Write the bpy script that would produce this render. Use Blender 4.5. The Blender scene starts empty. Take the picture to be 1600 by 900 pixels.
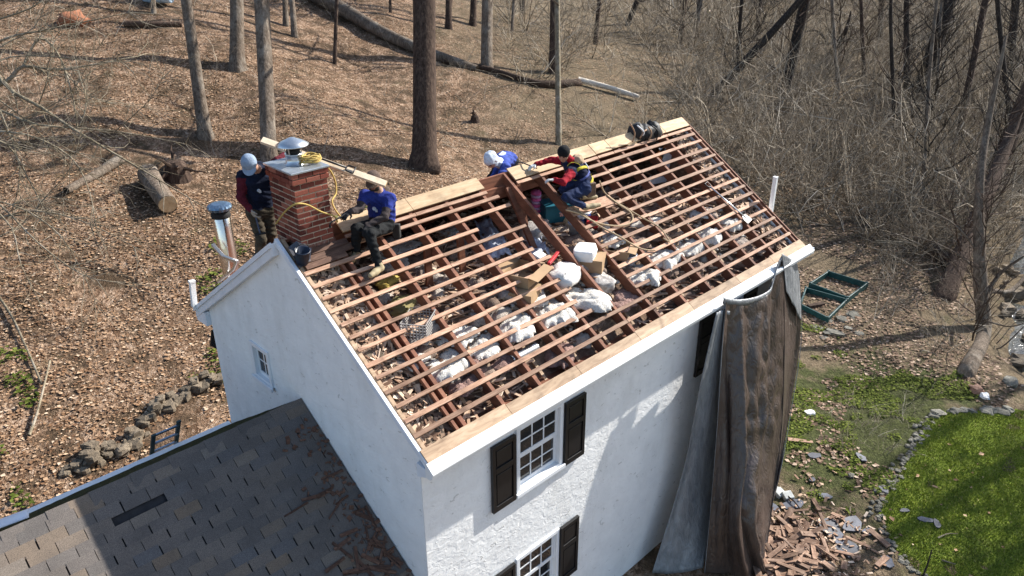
import bpy, math, random
import numpy as np
from mathutils import Vector, Matrix, Quaternion

# ---------------------------------------------------------------- camera, sky, sun, exposure
scene = bpy.context.scene
COL = scene.collection
R = math.radians
rnd = random.Random(7)
rng = np.random.default_rng(11)

CAM = np.array([-4.284, -5.836, 10.645]); FPX = 1211.96
_yaw, _pit, _rol = R(44.167), R(25.815), R(-0.407)
_f = np.array([math.sin(_yaw)*math.cos(_pit), math.cos(_yaw)*math.cos(_pit), -math.sin(_pit)])
_r0 = np.array([math.cos(_yaw), -math.sin(_yaw), 0.0]); _u0 = np.cross(_r0, _f)
_r = math.cos(_rol)*_r0 + math.sin(_rol)*_u0; _u = -math.sin(_rol)*_r0 + math.cos(_rol)*_u0
cam_data = bpy.data.cameras.new('camera'); cam = bpy.data.objects.new('camera', cam_data); COL.objects.link(cam)
cam_data.sensor_width = 36.0; cam_data.lens = FPX/1600*36.0; cam_data.clip_start = 0.1; cam_data.clip_end = 3000
cam.matrix_world = Matrix(((_r[0], _u[0], -_f[0], CAM[0]), (_r[1], _u[1], -_f[1], CAM[1]), (_r[2], _u[2], -_f[2], CAM[2]), (0, 0, 0, 1)))
scene.camera = cam

SUN = Vector((3.1, -0.55, 2.13)).normalized()
world = bpy.data.worlds.new('World'); scene.world = world; world.use_nodes = True
wn = world.node_tree.nodes; wl = world.node_tree.links; wn.clear()
w_out = wn.new('ShaderNodeOutputWorld'); w_bg = wn.new('ShaderNodeBackground'); w_sky = wn.new('ShaderNodeTexSky')
w_sky.sky_type = 'NISHITA'; w_sky.sun_disc = False
w_sky.sun_elevation = math.asin(SUN.z); w_sky.sun_rotation = math.atan2(SUN.x, SUN.y)
w_bg.inputs['Strength'].default_value = 0.112
wl.new(w_sky.outputs[0], w_bg.inputs[0]); wl.new(w_bg.outputs[0], w_out.inputs[0])
sun_data = bpy.data.lights.new('sun', 'SUN'); sun_data.energy = 5.0; sun_data.angle = R(0.5); sun_data.color = (1.0, 0.955, 0.885)
sun = bpy.data.objects.new('sun', sun_data); COL.objects.link(sun); sun.location = (30, -8, 40)
sun.rotation_euler = SUN.to_track_quat('Z', 'Y').to_euler()
scene.view_settings.view_transform = 'Standard'; scene.view_settings.look = 'None'
scene.view_settings.exposure = 0.98; scene.view_settings.gamma = 1.0; scene.view_settings.use_curve_mapping = False
scene.render.engine = 'CYCLES'
scene.cycles.max_bounces = 5; scene.cycles.diffuse_bounces = 3; scene.cycles.glossy_bounces = 2

# ---------------------------------------------------------------- terrain function and look-ups
def sstep(a, b, x):
    t = np.clip((x-a)/(b-a), 0, 1); return t*t*(3-2*t)
_perm = np.random.default_rng(3).random((64, 64))
def vnoise(x, y):
    x = np.asarray(x, float); y = np.asarray(y, float)
    xi = np.floor(x).astype(int); yi = np.floor(y).astype(int); fx = x-xi; fy = y-yi
    fx = fx*fx*(3-2*fx); fy = fy*fy*(3-2*fy)
    a = _perm[xi % 64, yi % 64]; b = _perm[(xi+1) % 64, yi % 64]; c = _perm[xi % 64, (yi+1) % 64]; d = _perm[(xi+1) % 64, (yi+1) % 64]
    return (a*(1-fx)+b*fx)*(1-fy)+(c*(1-fx)+d*fx)*fy - 0.5
def creek_y(x): return -3.9+0.34*(x-17) + 0.7*np.sin(x*0.35)
def gz(x, y):
    x = np.asarray(x, float); y = np.asarray(y, float)
    g = 1-0.78*sstep(14, 58, x)
    z = 1.2*sstep(2.5, 8, y)*(1-sstep(9, 16, x)) + 0.25*np.maximum(0, y-6)*g
    z = z + 0.07*np.maximum(0, x-40)
    d = y-creek_y(x)
    z = z - 0.75*np.exp(-(d/1.5)**2)*sstep(14.5, 18.0, x)
    far = sstep(9, 14, x)+sstep(7, 11, y); far = np.clip(far, 0, 1)
    z = z + far*(0.34*vnoise(x*0.33, y*0.33)+0.16*vnoise(x*0.9+9, y*0.9+3)) + 0.05*vnoise(x*2.1, y*2.1)
    return z
def ray(u, v): return _f + _r*(u-800)/FPX + _u*(450-v)/FPX
def on_ground(u, v):
    t = np.arange(6, 220, 0.05); P = CAM + ray(u, v)*t[:, None]
    i = int(np.argmax(P[:, 2] < gz(P[:, 0], P[:, 1]))); x, y = P[i, 0], P[i, 1]
    return Vector((x, y, float(gz(x, y))))
def at(u, v, dist):            # a point at a given distance along the view direction
    return Vector(CAM + ray(u, v)*dist)
def at_y(u, v, y):
    d = ray(u, v); return Vector(CAM + d*((y-CAM[1])/d[1]))
def at_x(u, v, x):
    d = ray(u, v); return Vector(CAM + d*((x-CAM[0])/d[0]))
def at_z(u, v, z):
    d = ray(u, v); return Vector(CAM + d*((z-CAM[2])/d[2]))

# ---------------------------------------------------------------- object helpers
def link(name, data, parent=None):
    o = bpy.data.objects.new(name, data); COL.objects.link(o)
    if parent is not None:
        o.parent = parent; o.matrix_parent_inverse = WM[parent.name].inverted()
    WM[o.name] = Matrix.Identity(4)
    return o
WM = {}
def tag(o, label=None, cat=None, group=None, kind=None):
    if label: o['label'] = label
    if cat: o['category'] = cat
    if group: o['group'] = group
    if kind: o['kind'] = kind
    return o
def thing(name, label, cat, loc=(0, 0, 0), group=None):
    o = bpy.data.objects.new(name, None); COL.objects.link(o); o.location = loc; o.empty_display_size = 0.2
    WM[o.name] = Matrix.Translation(loc)
    return tag(o, label, cat, group)
def frame(loc, x=None, z=None, y=None):
    """matrix from a location and axes"""
    if x is not None and z is not None:
        X = Vector(x).normalized(); Z = Vector(z); Z = (Z - X*Z.dot(X)).normalized(); Y = Z.cross(X)
    elif z is not None:
        Z = Vector(z).normalized(); X = Vector((1, 0, 0)) if abs(Z.x) < 0.9 else Vector((0, 1, 0)); X = (X-Z*X.dot(Z)).normalized(); Y = Z.cross(X)
    else:
        X = Vector(x).normalized(); Z = Vector((0, 0, 1)) if abs(X.z) < 0.95 else Vector((0, 1, 0)); Z = (Z-X*Z.dot(X)).normalized(); Y = Z.cross(X)
    return Matrix(((X.x, Y.x, Z.x, loc[0]), (X.y, Y.y, Z.y, loc[1]), (X.z, Y.z, Z.z, loc[2]), (0, 0, 0, 1)))
class MB:
    def __init__(s): s.v = []; s.f = []; s.m = []
    def add(s, vs, fs, mi=0):
        b = len(s.v); s.v.extend([tuple(x) for x in vs]); s.f.extend([tuple(b+i for i in f) for f in fs]); s.m.extend([mi]*len(fs)); return s
    def box(s, x0, x1, y0, y1, z0, z1, mi=0, M=None, jit=0.0):
        vs = [(x, y, z) for z in (z0, z1) for y in (y0, y1) for x in (x0, x1)]
        if jit: vs = [(a+rnd.uniform(-jit, jit), b+rnd.uniform(-jit, jit), c+rnd.uniform(-jit, jit)) for a, b, c in vs]
        if M is not None: vs = [M @ Vector(v) for v in vs]
        return s.add(vs, [(0, 2, 3, 1), (4, 5, 7, 6), (0, 1, 5, 4), (2, 6, 7, 3), (0, 4, 6, 2), (1, 3, 7, 5)], mi)
    def bar(s, a, b, w, h, up=(0, 0, 1), mi=0):
        a = Vector(a); b = Vector(b); L_ = (b-a).length
        return s.box(0, L_, -w/2, w/2, -h/2, h/2, mi, frame(a, x=b-a, z=up))
    def tube(s, pts, rad, n=8, mi=0, cap=True, closed=False):
        pts = [Vector(p) for p in pts]; m = len(pts)
        if not hasattr(rad, '__len__'): rad = [rad]*m
        t = (pts[1]-pts[0]).normalized(); X = Vector((0, 0, 1)) if abs(t.z) < 0.9 else Vector((1, 0, 0)); X = (X-t*X.dot(t)).normalized()
        vs = []
        for i in range(m):
            if closed: t = (pts[(i+1) % m]-pts[i-1]).normalized()
            else: t = (pts[min(i+1, m-1)]-pts[max(i-1, 0)]).normalized()
            X = X-t*X.dot(t); X.normalize(); Y = t.cross(X)
            for k in range(n):
                a = 2*math.pi*k/n; vs.append(pts[i]+(X*math.cos(a)+Y*math.sin(a))*rad[i])
        fs = []
        for i in range(m if closed else m-1):
            for k in range(n):
                j = (i+1) % m
                fs.append((i*n+k, i*n+(k+1) % n, j*n+(k+1) % n, j*n+k))
        if cap and not closed:
            fs.append(tuple(range(n-1, -1, -1))); fs.append(tuple((m-1)*n+k for k in range(n)))
        return s.add(vs, fs, mi)
    def lathe(s, prof, n=24, M=None, mi=0):
        vs = []; fs = []
        for r_, z_ in prof:
            for k in range(n):
                a = 2*math.pi*k/n; v = Vector((r_*math.cos(a), r_*math.sin(a), z_)); vs.append(M @ v if M is not None else v)
        for i in range(len(prof)-1):
            for k in range(n): fs.append((i*n+k, i*n+(k+1) % n, (i+1)*n+(k+1) % n, (i+1)*n+k))
        return s.add(vs, fs, mi)
    def prism(s, poly, axis, a, b, mi=0):
        """poly: list of 2D points; extruded along axis ('x','y','z') from a to b"""
        def P(q, t): return (t, q[0], q[1]) if axis == 'x' else ((q[0], t, q[1]) if axis == 'y' else (q[0], q[1], t))
        n = len(poly); vs = [P(q, a) for q in poly]+[P(q, b) for q in poly]
        fs = [tuple(range(n)), tuple(range(2*n-1, n-1, -1))]+[(i, i+n, (i+1) % n+n, (i+1) % n) for i in range(n)]
        return s.add(vs, fs, mi)
    def grid(s, P, mi=0, closed_u=False):
        """P: array (nu, nv, 3)"""
        nu, nv = len(P), len(P[0]); vs = [tuple(P[i][j]) for i in range(nu) for j in range(nv)]
        fs = [(i*nv+j, ((i+1) % nu)*nv+j, ((i+1) % nu)*nv+j+1, i*nv+j+1) for i in range(nu if closed_u else nu-1) for j in range(nv-1)]
        return s.add(vs, fs, mi)
    def mesh(s, name, mats, smooth=False):
        me = bpy.data.meshes.new(name); me.from_pydata(s.v, [], s.f)
        for mt in (mats if isinstance(mats, (list, tuple)) else [mats]): me.materials.append(mt)
        if any(s.m): me.polygons.foreach_set('material_index', s.m)
        if smooth: me.polygons.foreach_set('use_smooth', [True]*len(me.polygons))
        me.update(); fix_normals(me); return me
    def build(s, name, mats, parent=None, smooth=False, bevel=0.0, loc=None):
        me = s.mesh(name, mats, smooth)
        o = link(name, me, parent)
        if loc is not None:
            me.transform(Matrix.Translation(-Vector(loc))); o.location = loc; WM[o.name] = Matrix.Translation(loc)
        if bevel: add_bevel(o, bevel)
        return o
def fix_normals(me):
    import bmesh
    if len(me.polygons) > 20000: return
    bm = bmesh.new(); bm.from_mesh(me); bmesh.ops.recalc_face_normals(bm, faces=bm.faces); bm.to_mesh(me); bm.free()
def add_bevel(o, w, seg=2):
    b = o.modifiers.new('bevel', 'BEVEL'); b.width = w; b.segments = seg; b.limit_method = 'ANGLE'; b.angle_limit = R(40)
def np_mesh(name, V, F, mats, smooth=False):
    """fast mesh from numpy arrays; F (n,3) or (n,4)"""
    me = bpy.data.meshes.new(name); V = np.asarray(V, np.float32); F = np.asarray(F, np.int32); k = F.shape[1]
    me.vertices.add(len(V)); me.vertices.foreach_set('co', V.ravel()); me.loops.add(F.size); me.loops.foreach_set('vertex_index', F.ravel())
    me.polygons.add(len(F)); me.polygons.foreach_set('loop_start', np.arange(0, F.size, k, dtype=np.int32))
    if smooth: me.polygons.foreach_set('use_smooth', np.ones(len(F), bool))
    for mt in (mats if isinstance(mats, (list, tuple)) else [mats]): me.materials.append(mt)
    me.update(calc_edges=True); me.validate(); return me
def put(name, me, M, parent=None):
    """instance of a shared mesh with a world matrix"""
    o = link(name, me, parent); o.matrix_basis = M; WM[o.name] = M.copy(); return o

# ---------------------------------------------------------------- materials
MATS = {}
def hexc(h):
    h = h.lstrip('#'); return tuple(((c/12.92) if c <= 0.04045 else ((c+0.055)/1.055)**2.4) for c in (int(h[i:i+2], 16)/255 for i in (0, 2, 4)))
class NT:
    def __init__(s, name):
        s.mat = bpy.data.materials.new(name); s.mat.use_nodes = True; s.n = s.mat.node_tree.nodes; s.l = s.mat.node_tree.links
        s.b = s.n['Principled BSDF']; s.geo = None
    def new(s, t, **kw):
        o = s.n.new(t)
        for k, v in kw.items(): setattr(o, k, v)
        return o
    def lk(s, a, b): s.l.new(a, b)
    def coord(s, kind='Object', scale=(1, 1, 1)):
        if kind == 'World': o = s.new('ShaderNodeNewGeometry').outputs['Position']
        else: o = s.new('ShaderNodeTexCoord').outputs[kind]
        m = s.new('ShaderNodeMapping'); m.inputs['Scale'].default_value = scale; s.lk(o, m.inputs[0]); return m.outputs[0]
    def noise(s, co, scale, detail=4, rough=0.6, dist=0.0):
        n = s.new('ShaderNodeTexNoise'); n.inputs['Scale'].default_value = scale; n.inputs['Detail'].default_value = detail
        n.inputs['Roughness'].default_value = rough; n.inputs['Distortion'].default_value = dist; s.lk(co, n.inputs['Vector']); return n.outputs['Fac']
    def ramp(s, fac, stops, interp='LINEAR'):
        r = s.new('ShaderNodeValToRGB'); r.color_ramp.interpolation = interp; e = r.color_ramp.elements
        while len(e) < len(stops): e.new(0.5)
        for el, (p, c) in zip(e, stops):
            el.position = p; el.color = (*c, 1) if not isinstance(c, (int, float)) else (c, c, c, 1)
        s.lk(fac, r.inputs[0]); return r.outputs[0]
    def mix(s, f, a, b, mode='MIX'):
        m = s.new('ShaderNodeMix', data_type='RGBA', blend_type=mode); ins = [i for i in m.inputs if i.type == 'RGBA']
        if isinstance(f, (int, float)): m.inputs[0].default_value = f
        else: s.lk(f, m.inputs[0])
        for sock, v in zip(ins, (a, b)):
            if isinstance(v, tuple): sock.default_value = (*v[:3], 1)
            else: s.lk(v, sock)
        return [o for o in m.outputs if o.type == 'RGBA'][0]
    def math(s, op, a, b=0.5):
        m = s.new('ShaderNodeMath', operation=op)
        for i, v in enumerate((a, b)):
            if isinstance(v, (int, float)): m.inputs[i].default_value = v
            else: s.lk(v, m.inputs[i])
        return m.outputs[0]
    def rand(s): return s.new('ShaderNodeObjectInfo').outputs['Random']
    def island(s): return s.new('ShaderNodeNewGeometry').outputs['Random Per Island']
    def bump(s, h, strength=0.3, dist=0.02):
        b = s.new('ShaderNodeBump'); b.inputs['Strength'].default_value = strength; b.inputs['Distance'].default_value = dist
        s.lk(h, b.inputs['Height']); s.lk(b.outputs[0], s.b.inputs['Normal']); return b
    def out(s, col=None, rough=0.7, metal=0.0, spec=0.5):
        if col is not None:
            if isinstance(col, tuple): s.b.inputs['Base Color'].default_value = (*col[:3], 1)
            else: s.lk(col, s.b.inputs['Base Color'])
        if isinstance(rough, (int, float)): s.b.inputs['Roughness'].default_value = rough
        else: s.lk(rough, s.b.inputs['Roughness'])
        s.b.inputs['Metallic'].default_value = metal; s.b.inputs['Specular IOR Level'].default_value = spec
        return s.mat
def simple(name, col, rough=0.7, metal=0.0, var=0.25, scale=8.0, bump=0.15, bdist=0.01, spec=0.4, objvar=0.0, stretch=(1, 1, 1)):
    if name in MATS: return MATS[name]
    t = NT(name); co = t.coord('Object', stretch); n = t.noise(co, scale, 5, 0.65)
    d = tuple(c*(1-var) for c in col); l = tuple(min(1, c*(1+var)) for c in col)
    c = t.ramp(n, [(0.3, d), (0.7, l)])
    if objvar:
        v = t.ramp(t.rand(), [(0, 1-objvar), (1, 1+objvar)]); c = t.mix(1.0, c, v, 'MULTIPLY')
    if bump: t.bump(t.noise(co, scale*3, 4, 0.6), bump, bdist)
    MATS[name] = t.out(c, rough, metal, spec); return MATS[name]
def wood(name, dark, mid, light, along=(1, 8, 8), scale=2.0, objvar=0.25, rough=0.75):
    if name in MATS: return MATS[name]
    t = NT(name); co = t.coord('Object', along); n = t.noise(co, scale, 6, 0.7, 0.6)
    c = t.ramp(n, [(0.25, dark), (0.5, mid), (0.78, light)])
    v = t.ramp(t.rand(), [(0, 1-objvar), (1, 1+objvar)]); c = t.mix(1.0, c, v, 'MULTIPLY')
    st = t.noise(t.coord('Object'), 3.0, 3, 0.5); c = t.mix(t.ramp(st, [(0.58, 0.0), (0.72, 0.55)]), c, tuple(x*0.45 for x in dark))
    t.bump(n, 0.25, 0.006); MATS[name] = t.out(c, rough, 0, 0.3); return MATS[name]
# ---------------------------------------------------------------- the setting: terrain, lawn, creek
def mat_ground():
    t = NT('leaf_covered_soil'); P = t.coord('World')
    vo = t.new('ShaderNodeTexVoronoi'); vo.inputs['Scale'].default_value = 13.0; vo.inputs['Randomness'].default_value = 1.0
    wob = t.noise(P, 5.0, 3, 0.6); cm = t.new('ShaderNodeVectorMath', operation='ADD'); t.lk(P, cm.inputs[0]); t.lk(wob, cm.inputs[1]); t.lk(cm.outputs[0], vo.inputs['Vector'])
    leaf = t.ramp(t.new('ShaderNodeSeparateColor').outputs[0], [(0, 0.5)])  # placeholder, relinked below
    sep = t.new('ShaderNodeSeparateColor'); t.lk(vo.outputs['Color'], sep.inputs[0])
    leaf = t.ramp(sep.outputs[0], [(0.0, (0.06, 0.034, 0.02)), (0.3, (0.16, 0.095, 0.057)), (0.55, (0.27, 0.17, 0.108)), (0.8, (0.38, 0.26, 0.175)), (1.0, (0.48, 0.355, 0.26))])
    soil = t.ramp(t.noise(P, 14, 6, 0.75), [(0.3, (0.04, 0.027, 0.016)), (0.6, (0.12, 0.08, 0.05)), (0.8, (0.21, 0.15, 0.1))])
    litter = t.mix(t.ramp(t.noise(P, 1.3, 5, 0.65), [(0.40, 0.0), (0.56, 1.0)]), soil, leaf)
    grey = t.ramp(t.noise(P, 11, 6, 0.8), [(0.3, (0.06, 0.048, 0.03)), (0.55, (0.19, 0.15, 0.095)), (0.8, (0.34, 0.275, 0.19))])
    moss = t.ramp(t.noise(P, 8, 6, 0.75), [(0.3, (0.025, 0.03, 0.012)), (0.55, (0.06, 0.075, 0.022)), (0.75, (0.12, 0.13, 0.045))])
    sx = t.new('ShaderNodeSeparateXYZ'); t.lk(P, sx.inputs[0]); X, Y = sx.outputs[0], sx.outputs[1]
    wob2 = t.noise(P, 0.35, 4, 0.6); w5 = t.math('MULTIPLY', t.math('SUBTRACT', wob2, 0.5), 14.0)
    # brush side: x - 0.55*y large
    side = t.math('ADD', t.math('SUBTRACT', X, t.math('MULTIPLY', Y, 0.62)), w5)
    brush = t.ramp(t.math('MULTIPLY', side, 0.05), [(0.20, 0.0), (0.55, 1.0)])
    col = t.mix(t.math('MULTIPLY', brush, 0.8), litter, grey)
    # mossy yard right of the house
    a = t.math('SUBTRACT', 1.0, t.math('MULTIPLY', t.math('ABSOLUTE', t.math('SUBTRACT', X, 12.0)), 0.2))
    b = t.math('SUBTRACT', 1.0, t.math('MULTIPLY', t.math('ABSOLUTE', t.math('SUBTRACT', Y, -0.8)), 0.33))
    mm = t.math('ADD', t.math('MULTIPLY', t.math('MULTIPLY', t.math('MAXIMUM', a, 0.0), t.math('MAXIMUM', b, 0.0)), 1.6), t.math('MULTIPLY', t.math('SUBTRACT', t.noise(P, 1.1, 5, 0.7), 0.5), 1.9))
    col = t.mix(t.ramp(mm, [(0.22, 0.0), (0.6, 0.9)]), col, moss)
    col = t.mix(t.ramp(t.noise(t.coord('World', (1.0, 1.0, 1.0)), 0.9, 6, 0.7), [(0.62, 0.0), (0.74, 0.45)]), col, (0.055, 0.07, 0.025))
    h = t.math('ADD', t.math('MULTIPLY', vo.outputs['Distance'], 0.8), t.noise(P, 16, 5, 0.7))
    t.bump(h, 0.9, 0.05)
    return t.out(col, 0.95, 0, 0.1)
M_ground = mat_ground()
def axis(*segs):
    o = []
    for a, b, st in segs: o += list(np.arange(a, b, st))
    return np.array(o)
xs = axis((-320, -80, 40), (-80, -24, 6), (-24, 56, 0.42), (56, 110, 2.5), (110, 400, 30))
ys = axis((-320, -60, 40), (-60, -12, 5), (-12, 52, 0.42), (52, 110, 2.5), (110, 400, 30))
GX, GY = np.meshgrid(xs, ys, indexing='ij'); GZ = gz(GX, GY)
n0, n1 = GX.shape; idx = np.arange(n0*n1).reshape(n0, n1)
F = np.stack([idx[:-1, :-1], idx[1:, :-1], idx[1:, 1:], idx[:-1, 1:]], -1).reshape(-1, 4)
g = link('ground', np_mesh('ground', np.stack([GX, GY, GZ], -1).reshape(-1, 3), F, M_ground, True)); tag(g, kind='structure')

# creek
t = NT('creek_water'); P = t.coord('World'); nn = t.noise(P, 2.2, 5, 0.65)
t.bump(t.noise(P, 5, 4, 0.6), 0.7, 0.06)
M_water = t.out(t.ramp(nn, [(0.35, (0.02, 0.022, 0.02)), (0.65, (0.075, 0.075, 0.06))]), 0.12, 0, 0.45)
mb = MB(); cx = np.arange(15.2, 90, 0.8)
mb.grid([[(x, float(creek_y(x))+s, -0.63+0.07*max(0, x-40)) for s in (-0.95, 0, 0.95)] for x in cx]); o = mb.build('creek', M_water, smooth=True); tag(o, kind='structure')

# lawn sheet
LAWN = [(7.5, -9.0), (7.75, -4.6), (7.98, -3.5), (8.45, -2.85), (9.15, -2.35), (10.0, -2.3), (10.7, -2.2), (11.9, -2.1), (12.9, -2.0), (13.35, -2.15), (13.9, -2.55), (14.6, -3.1), (15.2, -3.7), (15.0, -9.0)]
def inside(poly, x, y):
    c = np.zeros(np.shape(x), bool); n = len(poly)
    for i in range(n):
        x0, y0 = poly[i]; x1, y1 = poly[i-1]
        with np.errstate(divide='ignore', invalid='ignore'):
            cond = ((y0 > y) != (y1 > y)) & (x < (x1-x0)*(y-y0)/(y1-y0)+x0)
        c ^= cond
    return c
t = NT('lawn_grass_soil'); P = t.coord('World'); nn = t.noise(P, 1.6, 6, 0.7)
t.bump(t.noise(P, 40, 4, 0.7), 0.8, 0.03)
M_lawn = t.out(t.ramp(nn, [(0.30, (0.05, 0.06, 0.013)), (0.46, (0.11, 0.15, 0.02)), (0.68, (0.2, 0.25, 0.03))]), 0.95, 0, 0.1)
gx, gy = np.meshgrid(np.arange(7, 16, 0.1), np.arange(-9.2, -1.5, 0.1), indexing='ij')
n0, n1 = gx.shape; V = np.stack([gx, gy, gz(gx, gy)+0.012+0.02*vnoise(gx*3, gy*3)], -1).reshape(-1, 3); idx = np.arange(n0*n1).reshape(n0, n1)
F = np.stack([idx[:-1, :-1], idx[1:, :-1], idx[1:, 1:], idx[:-1, 1:]], -1).reshape(-1, 4)
cen = V[F].mean(1); F = F[inside(LAWN, cen[:, 0]+0.06*vnoise(cen[:, 0]*4, cen[:, 1]*4), cen[:, 1]+0.1*vnoise(cen[:, 1]*4, cen[:, 0]*4))]
o = link('lawn', np_mesh('lawn', V, F, M_lawn, True)); tag(o, kind='structure')

# ---- leaf litter, grass and weeds as uncountable stuff
def scatter_leaves(name, X, Y, size, mat, kind_label, up=0.015, tilt=0.32, nseed=1):
    r = np.random.default_rng(nseed); n = len(X); Z = gz(X, Y)+up*r.random(n)
    a = r.random(n)*6.283; s = size*(0.45+1.25*r.random(n)**1.6)
    ux = np.stack([np.cos(a), np.sin(a), (r.random(n)-0.5)*tilt*1.3], -1); vy = np.stack([-np.sin(a), np.cos(a), (r.random(n)-0.5)*tilt*1.3], -1)
    C = np.stack([X, Y, Z+0.1*s], -1); w = 0.34+0.2*r.random(n)
    lift = np.stack([0*s, 0*s, s*(0.03+0.16*r.random(n))], -1)
    V = np.stack([C-ux*s[:, None]*0.5, C-vy*(s*w)[:, None]+lift, C+ux*s[:, None]*0.5, C+vy*(s*w)[:, None]+lift], 1).reshape(-1, 3)
    i = np.arange(n)*4; F = np.concatenate([np.stack([i, i+1, i+2], -1), np.stack([i, i+2, i+3], -1)])
    o = link(name, np_mesh(name, V, F, mat)); tag(o, kind_label[0], kind_label[1], kind='stuff'); return o
t = NT('dry_oak_leaf'); c = t.ramp(t.island(), [(0, (0.10, 0.05, 0.026)), (0.3, (0.24, 0.132, 0.068)), (0.65, (0.39, 0.245, 0.142)), (0.9, (0.5, 0.35, 0.225)), (1, (0.63, 0.49, 0.36))]); M_leaf = t.out(c, 0.8, 0, 0.25)
t = NT('old_damp_leaf'); c = t.ramp(t.island(), [(0, (0.06, 0.038, 0.024)), (0.45, (0.15, 0.095, 0.06)), (0.8, (0.3, 0.2, 0.135)), (1, (0.46, 0.35, 0.26))]); M_leaf_d = t.out(c, 0.85, 0, 0.2)
t = NT('grass_blade'); c = t.ramp(t.island(), [(0, (0.075, 0.11, 0.018)), (0.5, (0.2, 0.25, 0.032)), (0.85, (0.31, 0.345, 0.046)), (1, (0.42, 0.36, 0.14))]); M_grass = t.out(c, 0.7, 0, 0.2)
t = NT('ground_ivy'); c = t.ramp(t.island(), [(0, (0.03, 0.042, 0.008)), (0.6, (0.08, 0.105, 0.018)), (1, (0.16, 0.18, 0.04))]); M_ivy = t.out(c, 0.9, 0, 0.05)
def clear_of_house(x, y):
    return ~(((x > -8) & (x < 9.2) & (y > 0.0) & (y < 6.0)))
N = 470000; x = rng.uniform(-9, 42, N); y = rng.uniform(6.1, 42, N)
dist = np.hypot(x-CAM[0], y-CAM[1]); dens = vnoise(x*0.55, y*0.55)+0.5*vnoise(x*1.7+5, y*1.7)
side = x-0.62*y
keep = (rng.random(N) < np.clip(22.0/dist, 0, 1)**1.3) & (dens > -0.20+0.3*(rng.random(N)-0.5)) & (rng.random(N) < 1.0-0.45*sstep(4, 14, side))
scatter_leaves('leaf_litter', x[keep], y[keep], 0.058, M_leaf, ('tan fallen oak leaves covering the wooded hillside', 'leaves'))
N = 60000; x = rng.uniform(8.9, 27, N); y = rng.uniform(-3, 14, N); dens = vnoise(x*0.6+20, y*0.6)+0.5*vnoise(x*1.9, y*1.9)
keep = clear_of_house(x, y) & (dens > 0.10-0.2*sstep(13, 17, x)) & ~inside(LAWN, x, y) & (abs(y-creek_y(x)) > 1.2)
scatter_leaves('scattered_leaves', x[keep], y[keep], 0.075, M_leaf_d, ('brown leaves strewn over the yard beside the stream', 'leaves'), nseed=2)
N = 420; x = rng.uniform(8, 15, N); y = rng.uniform(-9, -2, N); keep = inside(LAWN, x, y) & (rng.random(N) < 0.4)
scatter_leaves('lawn_leaves', x[keep], y[keep], 0.085, M_leaf, ('pale dry leaves dotted over the bright lawn', 'leaves'), up=0.05, nseed=3)
def blades(name, X, Y, h, mat, lab, nseed=4, up=0.0):
    r = np.random.default_rng(nseed); n = len(X); Z = gz(X, Y)+up; a = r.random(n)*6.283; hh = h*(0.5+r.random(n)); w = 0.006+0.006*r.random(n)
    d = np.stack([np.cos(a)*w, np.sin(a)*w, 0*a], -1); C = np.stack([X, Y, Z], -1); l = r.normal(0, 0.5, (n, 2))*hh[:, None]
    T = C+np.stack([l[:, 0], l[:, 1], hh], -1); V = np.stack([C-d, C+d, T], 1).reshape(-1, 3)
    o = link(name, np_mesh(name, V, np.arange(3*n).reshape(-1, 3), mat)); tag(o, lab[0], lab[1], kind='stuff'); return o
N = 150000; x = rng.uniform(7.5, 15.3, N); y = rng.uniform(-7.5, -1.9, N); keep = inside(LAWN, x, y)
blades('lawn_grass', x[keep], y[keep], 0.028, M_grass, ('bright green mossy lawn grass edged by stones', 'grass'), up=0.015)
N = 60000; x = rng.uniform(8.5, 17, N); y = rng.uniform(-3.2, 2.6, N); keep = ~inside(LAWN, x, y) & clear_of_house(x, y) & (vnoise(x*1.1, y*1.1)+0.7*vnoise(x*3, y*3)-0.07*abs(x-12)-0.1*abs(y+.6) > -0.02)
scatter_leaves('ground_ivy', x[keep], y[keep], 0.045, M_ivy, ('low green ivy and weeds over the side yard', 'weeds'), up=0.05, nseed=5)
N = 30000; x = rng.uniform(-9, 8, N); y = rng.uniform(6.3, 13, N); keep = (vnoise(x*0.9+31, y*0.9+7)+0.5*vnoise(x*2.3, y*2.3) > 0.33)
scatter_leaves('hillside_ivy', x[keep], y[keep], 0.075, M_ivy, ('patches of green ivy among leaves behind the low wing', 'weeds'), up=0.12, nseed=6)
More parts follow.
